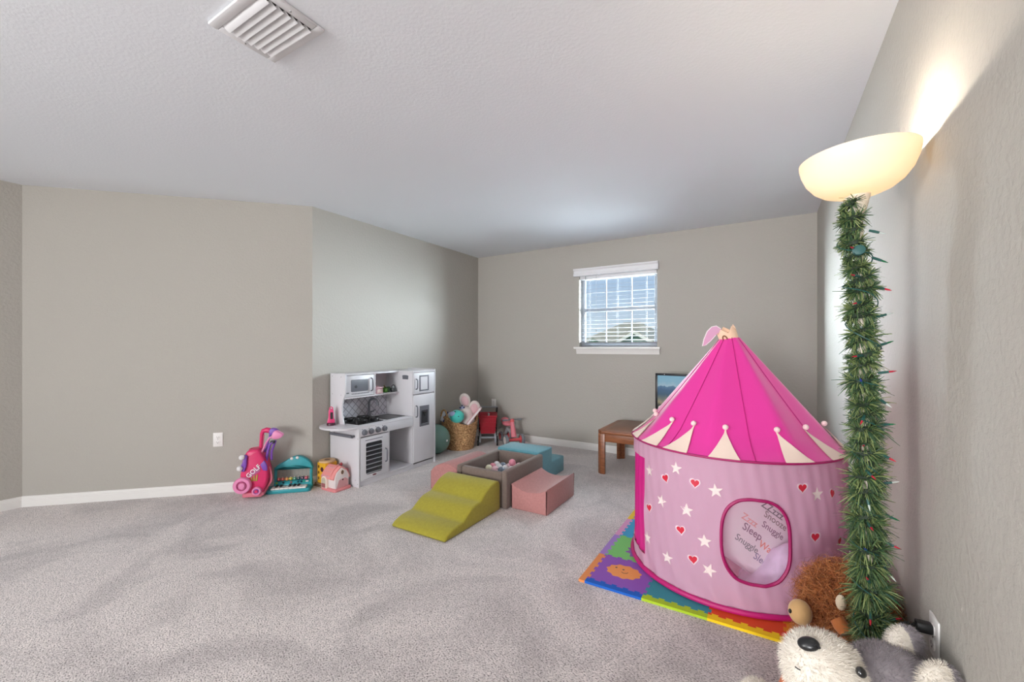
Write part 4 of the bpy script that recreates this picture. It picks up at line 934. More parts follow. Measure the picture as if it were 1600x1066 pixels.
def cylp(a, z, off=0): r = wallr(a, z)+off; return (r*math.cos(R(a)), r*math.sin(R(a)), z)
WA, WZ, WHA, WHZ = 285., .333, 15.2, .188
def wf(a, z): return (abs((a-WA)/WHA)**2.7+abs((z-WZ)/WHZ)**2.7)**(1/2.7)
mb = MB(); A0, A1 = 222, 510; NA, NZ = 288, 70
vid = {}
def snap(i, j):
    a = A0+(A1-A0)*i/NA; z = .004+(.686)*j/NZ
    return a, z
keep = []
for j in range(NZ):
    for i in range(NA):
        cs = [snap(i, j), snap(i+1, j), snap(i+1, j+1), snap(i, j+1)]
        ins = [wf(*c_) < 1 for c_ in cs]
        if all(ins): continue
        keep.append((i, j))
vs = []; fs = []
for (i, j) in keep:
    q = []
    for (ii, jj) in ((i, j), (i+1, j), (i+1, j+1), (i, j+1)):
        if (ii, jj) not in vid:
            a, z = snap(ii, jj); w_ = wf(a, z)
            if w_ < 1: a = WA+(a-WA)/w_; z = WZ+(z-WZ)/w_
            vid[(ii, jj)] = len(vs); vs.append(cylp(a, z))
        q.append(vid[(ii, jj)])
    fs.append(tuple(q))
mb.add(vs, fs, 0)
for (z0, z1) in ((.004, .085), (.60, .69)):            # sill and header of the doorway
    mb.grid(lambda u, v: cylp(150+72*u, z0+(z1-z0)*v), 72, 8)
def decal(a0, z0, poly, m, off, rot=0):
    cr, sr = math.cos(R(rot)), math.sin(R(rot)); vs = [cylp(a0, z0, off)]
    for (u, w) in poly:
        u2, w2 = u*cr-w*sr, u*sr+w*cr; vs.append(cylp(a0+math.degrees(u2/RT), z0+w2, off))
    n = len(poly); mb.add(vs, [(0, 1+k, 1+(k+1) % n) for k in range(n)], m)
def heart(s): return [(s*.052*(16*math.sin(t)**3)/16*.9, s*.052*(13*math.cos(t)-5*math.cos(2*t)-2*math.cos(3*t)-math.cos(4*t))/17) for t in [2*PI*k/28 for k in range(28)]]
def star(s, n=5): return [((s if k % 2 == 0 else s*.4)*math.sin(PI*k/n), (s if k % 2 == 0 else s*.4)*math.cos(PI*k/n)) for k in range(2*n)]
for (a, z, rt) in ((240.3, .542, 25), (257.3, .556, 0), (227.4, .353, 15), (249.8, .314, 10), (256.4, .194, 10), (306.5, .581, 0), (313.2, .363, 0), (325, .543, -20), (331.4, .316, 0), (345, .5, 10), (20, .45, 0), (60, .5, 12), (95, .35, 0), (130, .5, -10)):
    decal(a, z, heart(.56), 4, .0012, rt); decal(a, z, heart(.42), 2, .0018, rt)
for (a, z, rt) in ((227.4, .548, 10), (246.8, .605, 0), (267.2, .539, 8), (237.6, .421, -10), (253, .418, 0), (225.5, .187, 10), (241.6, .149, 0), (262.1, .295, 5), (264.2, .167, -15), (314.8, .548, 0), (336, .42, 0), (5, .3, 0), (40, .4, 0), (80, .3, 5), (110, .5, 0)):
    decal(a, z, star(.034), 3, .0012, rt)
mb.build('tent_wall', [M_tw, M_trimp, M_heart, M_star, M_halo], Tn, ang=60)
# sheer window with bound edge
M_net = bpy.data.materials.new('sheer_pink_mesh'); M_net.use_nodes = True
nt = M_net.node_tree; b = nt.nodes['Principled BSDF']; b.inputs['Base Color'].default_value = lin((240, 200, 222)); b.inputs['Roughness'].default_value = .7
tr = node(nt, 'ShaderNodeBsdfTransparent'); mx = node(nt, 'ShaderNodeMixShader'); mx.inputs[0].default_value = .2
nt.links.new(tr.outputs[0], mx.inputs[1]); nt.links.new(b.outputs[0], mx.inputs[2]); nt.links.new(mx.outputs[0], nt.nodes['Material Output'].inputs[0])
wn = MB().grid(lambda u, v: cylp(WA+WHA*1.02*((u*2-1)*math.sqrt(max(0, 1-(v*2-1)**2*.5))), WZ+WHZ*1.02*((v*2-1)*math.sqrt(max(0, 1-(u*2-1)**2*.5))), -.001), 20, 20).build('mesh_window', M_net, Tn)
pth = []
for k in range(72):
    t = 2*PI*k/72; ca, sa = math.cos(t), math.sin(t); w_ = (abs(ca)**2.7+abs(sa)**2.7)**(-1/2.7)
    pth.append(cylp(WA+WHA*ca*w_, WZ+WHZ*sa*w_, .002))
MB().tube(pth, .0075, 6, closed=True).build('window_binding', M_trimp, wn)
# magenta door curtain
mb = MB().grid(lambda u, v: (lambda a, z: ((RT-.016+.009*math.sin(u*34+v*2)*(1-.3*v))*math.cos(R(a)), (RT-.016+.009*math.sin(u*34+v*2)*(1-.3*v))*math.sin(R(a)), z))(182+40*u-3*math.sin(v*PI), .075+.535*v), 60, 30)
mb.build('door_curtain', M_mg, Tn)
# floor, ring, piping
MB().prism(arc(0, 0, RT-.004, 0, 360, 72)[:-1], .0, .004, 'z').build('tent_floor', mat('rose_floor_cloth', (222, 120, 168), .7), Tn)
mb = MB().tube([((RT+.004)*math.cos(2*PI*k/96), (RT+.004)*math.sin(2*PI*k/96), .0135+.0*k) for k in range(96)], .0125, 8, closed=True); mb.build('base_binding', mat('magenta_binding', (190, 22, 112), .5), Tn)
MB().tube([((RT+.006)*math.cos(2*PI*k/96), (RT+.006)*math.sin(2*PI*k/96), .688) for k in range(96)], .0055, 6, closed=True).build('eave_piping', M_trimp, Tn)
# roof: eight gores between the ribs
RP = [(.526, .688), (.505, .703), (.475, .731), (.435, .782), (.05, 1.25)]
def roofp(a, v, off=0):
    sl = [0, .06, .14, .26, 1.0]
    for k in range(4):
        if v <= sl[k+1] or k == 3:
            u = (v-sl[k])/(sl[k+1]-sl[k]); break
    r = RP[k][0]+(RP[k+1][0]-RP[k][0])*u; z = RP[k][1]+(RP[k+1][1]-RP[k][1])*u
    da = ((a-285+22.5) % 45)-22.5
    fac = math.cos(R(22.5))/math.cos(R(da)); w_ = min(1, v*4)
    r *= 1-w_*.85*(1-fac/1.0)-.0; r -= w_*.008*math.cos(R(da)*4)**2*math.sin(PI*min(1, v))
    r += off; sh = 0
    return (r*math.cos(R(a))-.062*sh, r*math.sin(R(a)), z+off*.6)
MB().grid(lambda u, v: roofp(360*u-3, v), 120, 40, wrapu=True).build('roof', M_roof, Tn, ang=50)
for k in range(8):
    a = 285+45*k; MB().tube([roofp(a, v, .0015) for v in [i/24 for i in range(25)]], .0022, 5).build('rib', mat('rib_binding', (196, 24, 120), .5), Tn)
for a in (206, 227, 246, 271, 305.5, 332, 354, 15, 40, 65, 90, 115, 140, 165, 186):
    mb = MB(); lean = 4 if a in (246, 227) else (-4 if a in (305.5, 332) else 0)
    tip = lambda u, v: roofp(a+lean*v+(u*2-1)*7.2*(1-v**1.1)+(.3 if v > .98 else 0)*(u*2-1), .008+.285*v, .005+.004*math.sin(v*PI))
    mb.grid(tip, 6, 10); mb.grid(lambda u, v: (lambda p: (p[0]*.994, p[1]*.994, p[2]-.001))(tip(1-u, v)), 6, 10)
    o = mb.build('crown_point', M_cream, Tn)
    p = roofp(a+lean, .30, .014); MB().ell(p, .0135, sub=2).build('pompom', mat('pompom_pink', (246, 216, 214), .9, sheen=.4, bump=.6, bscale=300), o)
# crown and flag on top
Mx = Matrix.Translation((0, 0, 1.228)) @ Matrix.Rotation(YAW, 4, 'Z') @ Matrix.Rotation(R(-20), 4, 'Y')
mb = MB(); NC = 40; vs = []; fs = []
for k in range(NC):
    a = 2*PI*k/NC; sp_ = abs(((k % 8)/8)*2-1); zt = .056+.03*sp_
    for (r, z) in ((.047, 0), (.05, zt), (.046, zt), (.043, 0)): vs.append((r*math.cos(a), r*math.sin(a), z))
for k in range(NC):
    k2 = (k+1) % NC
    for q in range(4): fs.append((k*4+q, k2*4+q, k2*4+(q+1) % 4, k*4+(q+1) % 4))
mb.add(vs, fs, 0, Mx); mb.lathe([(0, .05), (.043, .05)], 24, M=Mx, cl=False); cr = mb.build('crown', mat('peach_felt', (244, 208, 178), .85), Tn)
mb = MB(); mb.tube([tuple(Mx @ Vector((.051*math.cos(R(222)+.22*math.cos(t)), .051*math.sin(R(222)+.22*math.cos(t)), .03+.017*math.sin(t)))) for t in [2*PI*k/16 for k in range(16)]], .004, 6, closed=True); mb.build('jewel_print', mat('brown_print', (140, 92, 66), .6), cr)
fl = [at(px, py, 2.37)-TC for (px, py) in ((1126, 514), (1119, 509.5), (1112, 511), (1105, 518), (1100, 530), (1097.5, 541), (1103, 539), (1110, 533), (1118, 524), (1125, 519))]
def sheet(pts, th, m0):
    mb = MB(); n = len(pts); c_ = sum(pts, Vector())/n; a = [c_-FV*th]+[p-FV*th for p in pts]; b_ = [c_+FV*th]+[p+FV*th for p in pts]
    mb.add(a+b_, [(0, 1+k, 1+(k+1) % n) for k in range(n)]+[(n+1, n+2+(k+1) % n, n+2+k) for k in range(n)]+[(1+k, n+2+k, n+2+(k+1) % n, 1+(k+1) % n) for k in range(n)], m0); return mb
sheet(fl, .002, 0).build('flag', mat('orchid_felt', (222, 170, 204), .8), cr)
MB().tube(fl[:-1], .003, 6).build('flag_edging', mat('flag_white', (246, 236, 240), .8), cr)
# bedding seen through the mesh window
pc = at(1180, 826, 2.09)
Mp = cambasis(pc, roll=-R(35)) @ Matrix.Rotation(R(-14), 4, 'X')
Pw = thing('pillow', 'white pillow printed with sleepy words inside the pink play tent', 'pillow', pc, rot=Mp.to_euler()); WM[Pw.name] = Mp
def pt(x, z): return .062*math.sqrt(max(0, 1-abs(x/.2)**3.2))*math.sqrt(max(0, 1-abs(z/.2)**3.2))
mb = MB()
for sg in (-1, 1): mb.grid(lambda u, v: ((u*2-1)*.2*sg*-1, sg*pt((u*2-1)*.2, (v*2-1)*.2), (v*2-1)*.2), 24, 24, m=0)
inks = [mat('ink_charcoal', (84, 76, 84), .7), mat('ink_brown', (128, 108, 104), .7), mat('ink_mauve', (116, 70, 104), .7), mat('ink_salmon', (232, 150, 140), .7), mat('ink_grey', (104, 106, 112), .7), mat('ink_orange', (232, 116, 84), .7), mat('ink_violet', (120, 110, 150), .7)]
sc_ = 2.03/FW; c35, s35 = math.cos(R(35)), math.sin(R(35))
for (w, px, py, size, ink) in (('ZZzzz', 1200, 796, .050, 0), ('Snooze', 1202, 812, .045, 1), ('Snuggle', 1195, 826, .042, 2), ('Zzzz', 1158, 809, .044, 3), ('Sleep', 1160, 826, .05, 2), ('Snuggle', 1149, 843, .042, 4), ('Wake', 1184, 853, .046, 5), ('Sleep', 1172, 869, .044, 6)):
    dx, dz = (px-1180)*sc_, -(py-826)*sc_
    lx, lz = dx*c35-dz*s35, dx*s35+dz*c35
    a0 = mb.n(); mb.text(w, size, Matrix.Rotation(R(90), 4, 'X'), m=1+ink, depth=0)
    mb.v[a0:] = [(q[0]+lx, -pt(q[0]+lx, q[2]+lz)-.0015, q[2]+lz) for q in mb.v[a0:]]
mb.build('pillow_cover', [mat('pillow_white', (238, 226, 232), .8)]+inks, Pw)
Bq = thing('blanket', 'crumpled lavender blanket with small prints heaped inside the pink play tent', 'blanket', (.05, 2.40, TH+.004))
bw = MB()
def hump(u, v):
    x, y = (u*2-1)*.17, (v*2-1)*.165
    e_ = max(0, 1-(x/.17)**2)*max(0, 1-(y/.165)**2)
    z = e_**.5*(.23+.16*x/.17)*(1+.25*mnoise.noise(Vector((x*9, y*9, 2)))) + e_*.035*mnoise.noise(Vector((x*18, y*18, 5)))
    wx, wy = .05+x-TC.x, 2.40+y-TC.y; rr_ = math.hypot(wx, wy); k_ = min(1, (RT-.035)/rr_)
    return (wx*k_-.05+TC.x, wy*k_-2.40+TC.y, max(0, z))
bw.grid(hump, 60, 50)
bw.build('blanket_body', mat('lavender_fleece', (216, 196, 226), .9, var=.16, vscale=16, sheen=.3), Bq, ang=80)
# ------------------------------------------------------------------ floor lamp
lt = R(-1.8); MR = Matrix.Rotation(lt, 4, FV)
lb_ = Vector((.290, 1.693, 0))
ML = Matrix.Translation(lb_) @ MR
La = thing('floor_lamp', 'tall ivory torchiere floor lamp with a glowing bowl shade by the right wall', 'floor lamp', lb_, rot=MR.to_euler()); WM[La.name] = ML
M_iv = mat('ivory_metal', (226, 214, 196), .4)
MB().lathe([(0, .0), (.094, .0), (.096, .01), (.085, .022), (.03, .03), (.015, .04), (0, .04)], 40).build('base', M_iv, La)
MB().cyl((0, 0, .03), (0, 0, 1.64), .0115, n=16).build('pole', M_iv, La)
MB().lathe([(.0115, 1.60), (.014, 1.615), (.022, 1.64), (.031, 1.672), (.033, 1.682), (0, 1.684)], 28).build('collar', M_iv, La)
M_sh = mat('frosted_white_shade', (250, 244, 230), .35, trans=.38, tcol=(255, 238, 210))
_b = M_sh.node_tree.nodes['Principled BSDF']; _b.inputs['Emission Color'].default_value = lin((255, 234, 196)); _b.inputs['Emission Strength'].default_value = .16
prof = [(.034, 1.678), (.06, 1.682), (.088, 1.693), (.112, 1.712), (.131, 1.738), (.143, 1.768), (.1475, 1.79), (.148, 1.80), (.1445, 1.80), (.139, 1.768), (.127, 1.74), (.108, 1.715), (.085, 1.697), (.058, 1.686), (.02, 1.684)]
MB().lathe(prof, 56, cl=False).build('bowl_shade', M_sh, La, ang=70)
MB().lathe([(.012, 1.684), (.014, 1.70), (.03, 1.735), (.033, 1.755), (.026, 1.78), (0, 1.79)], 20).build('bulb', mat('lit_bulb', (255, 236, 200), .4, emit=6), La)
# ------------------------------------------------------------------ garland wound around the pole
Ga = thing('pine_garland', 'dark green artificial pine garland wound around the floor lamp pole', 'garland', lb_, rot=MR.to_euler()); WM[Ga.name] = ML
cwL = MR.inverted() @ RV
g = np.random.default_rng(5)
z0, z1, pitch, hr = .06, 1.655, .038, .021
turns = (z1-z0)/pitch
def hel(t):
    z = z0+(z1-z0)*t; a = 2*PI*turns*t
    top = max(0, (z-1.40)/.25); off = -.026*min(1, top)
    r = hr*(1-.25*min(1, top))
    wob = 1+.25*math.sin(a*.37+1)+.15*math.sin(a*.81)
    return Vector((r*wob*math.cos(a)+cwL.x*off, r*wob*math.sin(a)+cwL.y*off, z+.006*math.sin(a*.53)))
mb = MB().tube([hel(i/1500) for i in range(1501)], .0095, 5, m=0, caps=True)
nn_ = 15000
for i in range(nn_):
    t = g.random(); p = hel(t); q = hel(min(1, t+.001)); tg = (q-p).normalized() if t < .999 else Vector((0, 0, 1))
    v = Vector(g.normal(0, 1, 3)); v = (v-tg*v.dot(tg)).normalized()
    radial = Vector((p.x, p.y, 0)).normalized() if (p.x or p.y) else Vector((1, 0, 0))
    if v.dot(radial) < -.35: v = v-radial*2*v.dot(radial)*.9
    zz = p.z; thin = 1.02-.36*max(0, min(1, (zz-.5)/.9))
    d = (v+tg*g.normal(.25, .25)+Vector((0, 0, g.normal(-.05, .2)))+cwL*(-.25 if zz > 1.1 else 0)*g.random()).normalized()
    Lh = (.030+.022*g.random())*thin*(.95+.30*math.sin(zz*2*PI/.072+1.3*math.sin(zz*23)))*(1+.35*(g.random() > .94))
    sd_ = d.cross(Vector(g.normal(0, 1, 3))).normalized()*.0014
    dr = Vector((0, 0, -1))*Lh*.14
    m1, m2 = p+d*Lh*.5, p+d*Lh+dr
    mi = int(g.integers(1, 4))
    mb.add([p-sd_, p+sd_, m1+sd_, m1-sd_, m2+sd_*.45, m2-sd_*.45], [(0, 1, 2, 3), (3, 2, 4, 5)], mi)
mb.build('pine_needles', [mat('garland_wire', (40, 54, 40), .7), mat('needle_green', (84, 112, 68), .55), mat('needle_dark', (54, 84, 58), .55), mat('needle_olive', (134, 148, 92), .55)], Ga, smooth=False)
# string of small lights wound over the garland
Sg = thing('string_lights', 'unlit string of mini lights with red and blue bulbs wound over the pine garland', 'string lights', lb_, rot=MR.to_euler()); WM[Sg.name] = ML
M_soc = mat('green_socket', (40, 88, 82), .45)
def hel2(t):
    z = .14+1.44*t; a = -2*PI*11*t+1.0; top = max(0, (z-1.40)/.25); off = -.02*min(1, top)
    r = .04+.006*math.sin(t*60); return Vector((r*math.cos(a)+cwL.x*off, r*math.sin(a)+cwL.y*off, z+.008*math.sin(t*90)))
MB().tube([hel2(i/500) for i in range(501)], .0017, 5).build('wire', M_soc, Sg)
MB().prism(arc(0, 0, .016, 0, 360, 9)[:-1], 0, .014, 'z', bev=.002, M=Matrix.Translation(hel2(.947)) @ Matrix.Rotation(R(80), 4, 'X')).build('plug_block', mat('teal_green_plug', (46, 92, 90), .45), Sg)
bc = [mat('bulb_red', (196, 40, 62), .2), mat('bulb_blue', (40, 60, 150), .2), mat('bulb_clear', (210, 220, 214), .15), mat('bulb_green', (30, 110, 70), .2)]
fvL = MR.inverted() @ FV
for k in range(34):
    t = (k+.5)/34; p = hel2(t); z = p.z
    sg = 1 if k % 2 else -1; an = g.normal(0, .5)
    d = (cwL*sg*g.random()*1.3-fvL*(.3+.6*g.random())+Vector((0, 0, g.normal(-.1, .45)))).normalized()
    base = Vector((cwL.x*sg*.022, cwL.y*sg*.022, z))-fvL*.026+Vector((cwL.x, cwL.y, 0))*(-.02*max(0, min(1, (z-1.4)/.25)))
    so = MB().tube([base, base+d*.012, base+d*.026], [.0035, .0042, .0036], 8).build('bulb_socket', M_soc, Sg)
    MB().tube([base+d*.025, base+d*.034, base+d*.043], [.0028, .0025, .0006], 8).build('bulb', bc[(k*7+k//3) % 4 if k % 4 else 0], so)
# ------------------------------------------------------------------ plush toys in the front corner
li = thing('plush_lion', 'curly ginger plush animal with a tan muzzle sitting behind the pine garland', 'soft toy', (.236, 1.915, 0))
M_lf = mat('ginger_fur', (176, 102, 52), .8, sheen=.2); M_lf2 = mat('ginger_fur_light', (212, 142, 86), .8, sheen=.2); M_tan = mat('tan_plush', (206, 164, 112), .9, sheen=.4, bump=.4, bscale=200)
V, F, NN = blob([((.012, 0, .288), (.114, .104, .118)), ((0, 0, .13), (.095, .085, .125)), ((-.06, -.05, .05), (.05, .05, .05)), ((.07, -.03, .05), (.05, .05, .05))], (0, 0, .2), 5, .02)
V[:, 2] = np.maximum(V[:, 2], .001)
mb = MB().add([tuple(p) for p in V], F, 0)
fur(mb, V, F, NN, 12000, .046, .0017, 3, matfn=lambda p: (0, 0, 1, 2)[rnd.randrange(4)], curl=.75, jitter=1.1, keep=lambda p: p[2] > .06, comb=(0, 0, -.25), seg=4)
mb.build('body', [M_lf, M_lf2, mat('ginger_fur_dark', (140, 74, 36), .8, sheen=.2)], li)
hd = WM[li.name].inverted() @ at(1245, 952, 1.47)
MB().ell(hd+RV*.020+FV*.012-Vector((0, 0, .018)), (.036, .036, .042), sub=4).build('muzzle', M_tan, li)
q = WM[li.name].inverted() @ at(1234.5, 955, 1.428); mb = MB(); mb.ell(q, (.005, .005, .008), sub=2); mb.build('nostril', M_blk, li)
q = WM[li.name].inverted() @ at(1314, 942, 1.41); MB().ell(q, (.015, .014, .026), sub=3).build('ear', mat('cream_plush', (226, 208, 180), .9, sheen=.4, bump=.4, bscale=200), li)
p0, p1 = WM[li.name].inverted() @ at(1308, 968, 1.40), WM[li.name].inverted() @ at(1322, 990, 1.37)
MB().tube([p0, (p0+p1)/2, p1], [.022, .024, .02], 12).build('arm', mat('arm_ginger_plush', (190, 112, 60), .9, sheen=.4), li)
# husky
hc = at(1392, 1082, 1.10)
hk = thing('plush_husky', 'big grey and white plush husky with a black nose lying against the right wall', 'soft toy', (hc.x, hc.y, 0))
I_ = WM[hk.name].inverted()
mz = I_ @ at(1289, 1051, 1.05); sk = I_ @ hc; mz2 = I_ @ at(1273, 1037, 1.05)
brw = I_ @ at(1363, 1052, .99)
V, F, NN = blob([(tuple(sk), (.108, .108, .112)), (tuple(mz), (.088, .086, .087)), (tuple(mz2), (.054, .056, .056)), ((-.06, -.03, .16), (.12, .13, .16))], (sk.x-.05, sk.y-.01, sk.z-.05), 5, .016)
V[:, 2] = np.maximum(V[:, 2], .001); V[:, 0] = np.minimum(V[:, 0], XR-hc.x-.006)
mza, bra = np.array(mz[:]), np.array(brw[:]); mzb = np.array(mz2[:])
CAMW = np.array((0, 0, HC)); hk0 = np.array((hc.x, hc.y, 0))
seam = I_ @ at(1326, 1030, 1.0)
ax = np.array((sk-mz).normalized()[:]); 
def husky_m(p):
    p = np.asarray(p, float)
    al = (p-mza) @ ax
    if p[2] < sk.z-.09: return 0
    if np.linalg.norm((p-bra)*np.array((1, 1, 1.1))) < .058: return 0
    return 0 if al < .062 else 1
mb = MB().add([tuple(p) for p in V], F, [husky_m(V[list(f)].mean(0)) for f in F])
fur(mb, V, F, NN, 30000, .0115, .0007, 8, matfn=lambda p: husky_m(p), jitter=.55, keep=lambda p: p[2] > .2, comb=tuple(ax*.5))
M_hwh = mat('husky_white_plush', (236, 228, 216), .9, sheen=.4); M_hgr = mat('husky_grey_plush', (160, 152, 156), .9, sheen=.4, var=.12, vscale=40)
mb.build('body', [M_hwh, M_hgr], hk, ang=180)
from mathutils.bvhtree import BVHTree
BV = BVHTree.FromPolygons([tuple(p) for p in V], [tuple(f) for f in F])
def onhead(px, py):
    o = I_ @ Vector((0, 0, HC)); d = (I_ @ at(px, py, 1.0)-o).normalized(); h = BV.ray_cast(o, d); return (h[0], h[1]) if h[0] is not None else (I_ @ at(px, py, 1.05), -d)
def patch_frame(px, py):
    p, n_ = onhead(px, py); u = (RV-n_*RV.dot(n_)).normalized(); return p, n_, u, n_.cross(u)
p, n_, u, w_ = patch_frame(1264, 1008)
Fm = Matrix((u, w_, n_)).transposed().to_4x4(); Fm.translation = p
MB().ell((0, 0, .004), (.024, .017, .012), sub=3, M=Fm @ Matrix.Rotation(R(-25), 4, 'Z')).build('nose', mat('black_nose_vinyl', (26, 27, 29), .28, spec=.6), hk)
lp = [onhead(*q) for q in ((1268, 1012), (1272, 1015), (1277, 1012), (1281, 1017))]
MB().tube([a+b*.011 for a, b in lp], .003, 6).build('mouth_stitch', M_blk, hk)
lp = [onhead(*q) for q in ((1248, 1042), (1251, 1044), (1254, 1046))]
MB().tube([a+b*.012 for a, b in lp], .0015, 5).build('whisker_stitch', M_blk, hk)
p, n_, u, w_ = patch_frame(1339, 1051)
Fm = Matrix((u, w_, n_)).transposed().to_4x4(); Fm.translation = p
MB().ell((0, 0, .010), (.0115, .0115, .010), sub=3, M=Fm).build('eye', mat('glossy_black_eye', (14, 15, 18), .08, coat=1), hk)
p, n_, u, w_ = patch_frame(1322, 1000)
def ear(px, py, d, rx, rz, roll, inner, n):
    Mx = I_ @ cambasis(at(px, py, d), roll); 
    Vb, Fb, Nb = blob([((0, 0, 0), (rx, .022, rz))], (0, 0, 0), 4, .005)
    A = np.array(Mx); Vw = Vb @ A[:3, :3].T + A[:3, 3]; Nw = Nb @ A[:3, :3].T
    Vw[:, 0] = np.minimum(Vw[:, 0], XR-hc.x-.006)
    fn = lambda q: inner(np.asarray(Mx.inverted() @ Vector([float(z_) for z_ in q])))
    m_ = MB().add([tuple(x_) for x_ in Vw], Fb, [fn(Vw[list(f)].mean(0)) for f in Fb])
    fur(m_, Vw, Fb, Nw, n, .010, .0007, 4, matfn=fn, jitter=.5)
    m_.build('ear', [M_hwh, M_hgr], hk, ang=180)
ear(1413, 1008, 1.13, .046, .048, R(10), lambda q: 0 if q[0] < .004 and q[1] < .016 else 1, 3000)
ear(1466, 1066, 1.01, .045, .045, R(-15), lambda q: 0 if (q[0] < .01 and q[1] < .012) else 1, 3000)
# small plush beneath the muzzle and a white fuzzy one
bp_ = at(1243, 1085, 1.16); b0 = Vector((bp_.x, bp_.y, 0))
br = thing('striped_plush', 'orange and dark brown ribbed plush peeking out under the husky muzzle', 'soft toy', b0)
tz_ = at(1236, 1040, 1.16).z
V, F, NN = blob([((0, 0, tz_*.55), (.05, .05, tz_*.44)), ((.01, 0, .06), (.075, .065, .06))], (0, 0, tz_*.4), 4, .02); V[:, 2] = np.maximum(V[:, 2], .001)
MB().add([tuple(p) for p in V], F, 0).build('body', mat('orange_plush', (190, 96, 48), .9, sheen=.3, bump=.4, bscale=200), br)
q0 = Matrix.Translation(-b0)
for k in range(6):
    p = q0 @ at(1237+k*1.0, 1040+k*5.5, 1.125-.002*k); MB().ell(p, (.021, .016, .008), sub=2).build('rib_roll', mat('dark_brown_plush', (72, 34, 26), .9, sheen=.3), br)
wp = at(1184, 1075, 1.40); w0 = Vector((wp.x, wp.y, 0))
wf_ = thing('fluffy_plush', 'white fluffy plush just entering the bottom edge of the photo', 'soft toy', w0)
tz_ = at(1184, 1068, 1.40).z
V, F, NN = blob([((0, 0, tz_*.5), (.045, .05, tz_*.5))], (0, 0, tz_*.5), 4, .01)
mb = MB().add([tuple(p) for p in V], F, 0); fur(mb, V, F, NN, 4000, .014, .0008, 9, jitter=.6); mb.build('body', M_hwh, wf_, ang=180)
# ------------------------------------------------------------------ neighbour house seen through the window
hx, hy = -11.0, 40.0
Ho = thing('neighbour_house', 'neighbouring house with a hipped tan roof and green gable outside the window', 'house', (hx, hy, -3.2))
M_hr2 = mat('tan_shingle_roof', (168, 160, 140), .9, var=.1, vscale=3); M_hg = mat('sage_siding', (136, 158, 142), .8); M_ht = mat('cream_trim', (232, 228, 214), .6)
def wpt(px, py, y): 
    r = (px-800)/FW; u = -(py-HY)/FW; d = (cw*r-sw, sw*r+cw, u); t_ = y/d[1]; return Vector((d[0]*t_, y, HC+u*t_))
I2 = WM[Ho.name].inverted()
a = [I2 @ wpt(975, 504, 44), I2 @ wpt(1000, 503, 44)]
ez = 2.7; e0, e1, yf, yb = a[0].x-7.2, a[1].x+6.4, -5.0, 13.0
vs = [(e0, yf, ez), (e1, yf, ez), (e1, yb, ez), (e0, yb, ez), tuple(a[0]), tuple(a[1])]
MB().add(vs, [(0, 1, 5, 4), (1, 2, 5), (2, 3, 4, 5), (3, 0, 4), (3, 2, 1, 0)]).build('hip_roof', M_hr2, Ho, smooth=False)
MB().box(e0+.5, yf+.6, 0, e1-.5, yb-.5, ez).build('walls', mat('cream_siding', (216, 210, 190), .8), Ho)
g0, g1, gp_ = I2 @ wpt(968, 534, 33), I2 @ wpt(1017, 534, 33), I2 @ wpt(990, 519, 33)
sl = (gp_.z-g0.z)/((g1.x-g0.x)/2); gx0, gx1 = g0.x-.8, g1.x+.8; gz = gp_.z-sl*(gx1-gx0)/2; gm = (gx0+gx1)/2
MB().prism([(gx0+.2, 0), (gx1-.2, 0), (gx1-.2, gz+.1), (gm, gp_.z-.1), (gx0+.2, gz+.1)], -7, -4.2, 'y').build('gable_wall', M_hg, Ho)
MB().prism([(gx0, gz), (gm, gp_.z), (gx1, gz), (gx1, gz+.18), (gm, gp_.z+.2), (gx0, gz+.18)], -7.3, -1.5, 'y').build('gable_roof', M_hr2, Ho)
MB().prism([(gx0, gz-.12), (gm, gp_.z-.14), (gx1, gz-.12), (gx1, gz+.12), (gm, gp_.z+.12), (gx0, gz+.12)], -7.35, -7.25, 'y').build('bargeboard', M_ht, Ho)
MB().box(gm-.55, -7.1, gz-1.0, gm+.55, -6.95, gz+.18).build('gable_window', M_ht, Ho)
o = MB().box(-90, YB+8, -3.3, 60, 120, -3.2); struct('ground', o, mat('lawn', (110, 128, 84), .95, var=.2, vscale=.5), 'lawn outside the window far below')
tr_ = thing('garden_tree', 'dark green tree at the left of the neighbouring roof outside the window', 'tree', (wpt(921, 533, 30).x, 30, -3.2))
tt = wpt(921, 529, 30).z+3.2
mb = MB()
for k in range(26):
    mb.ell((rnd.gauss(0, .45), rnd.gauss(0, .45), tt-.55+rnd.gauss(-.3, .32)-.25), .42, sub=2)
mb.build('crown', mat('tree_leaf', (70, 98, 66), .9, var=.3, vscale=3), tr_); MB().cyl((0, 0, 0), (0, 0, tt-.8), .12, .08).build('trunk', mat('bark', (90, 74, 60), .9), tr_)
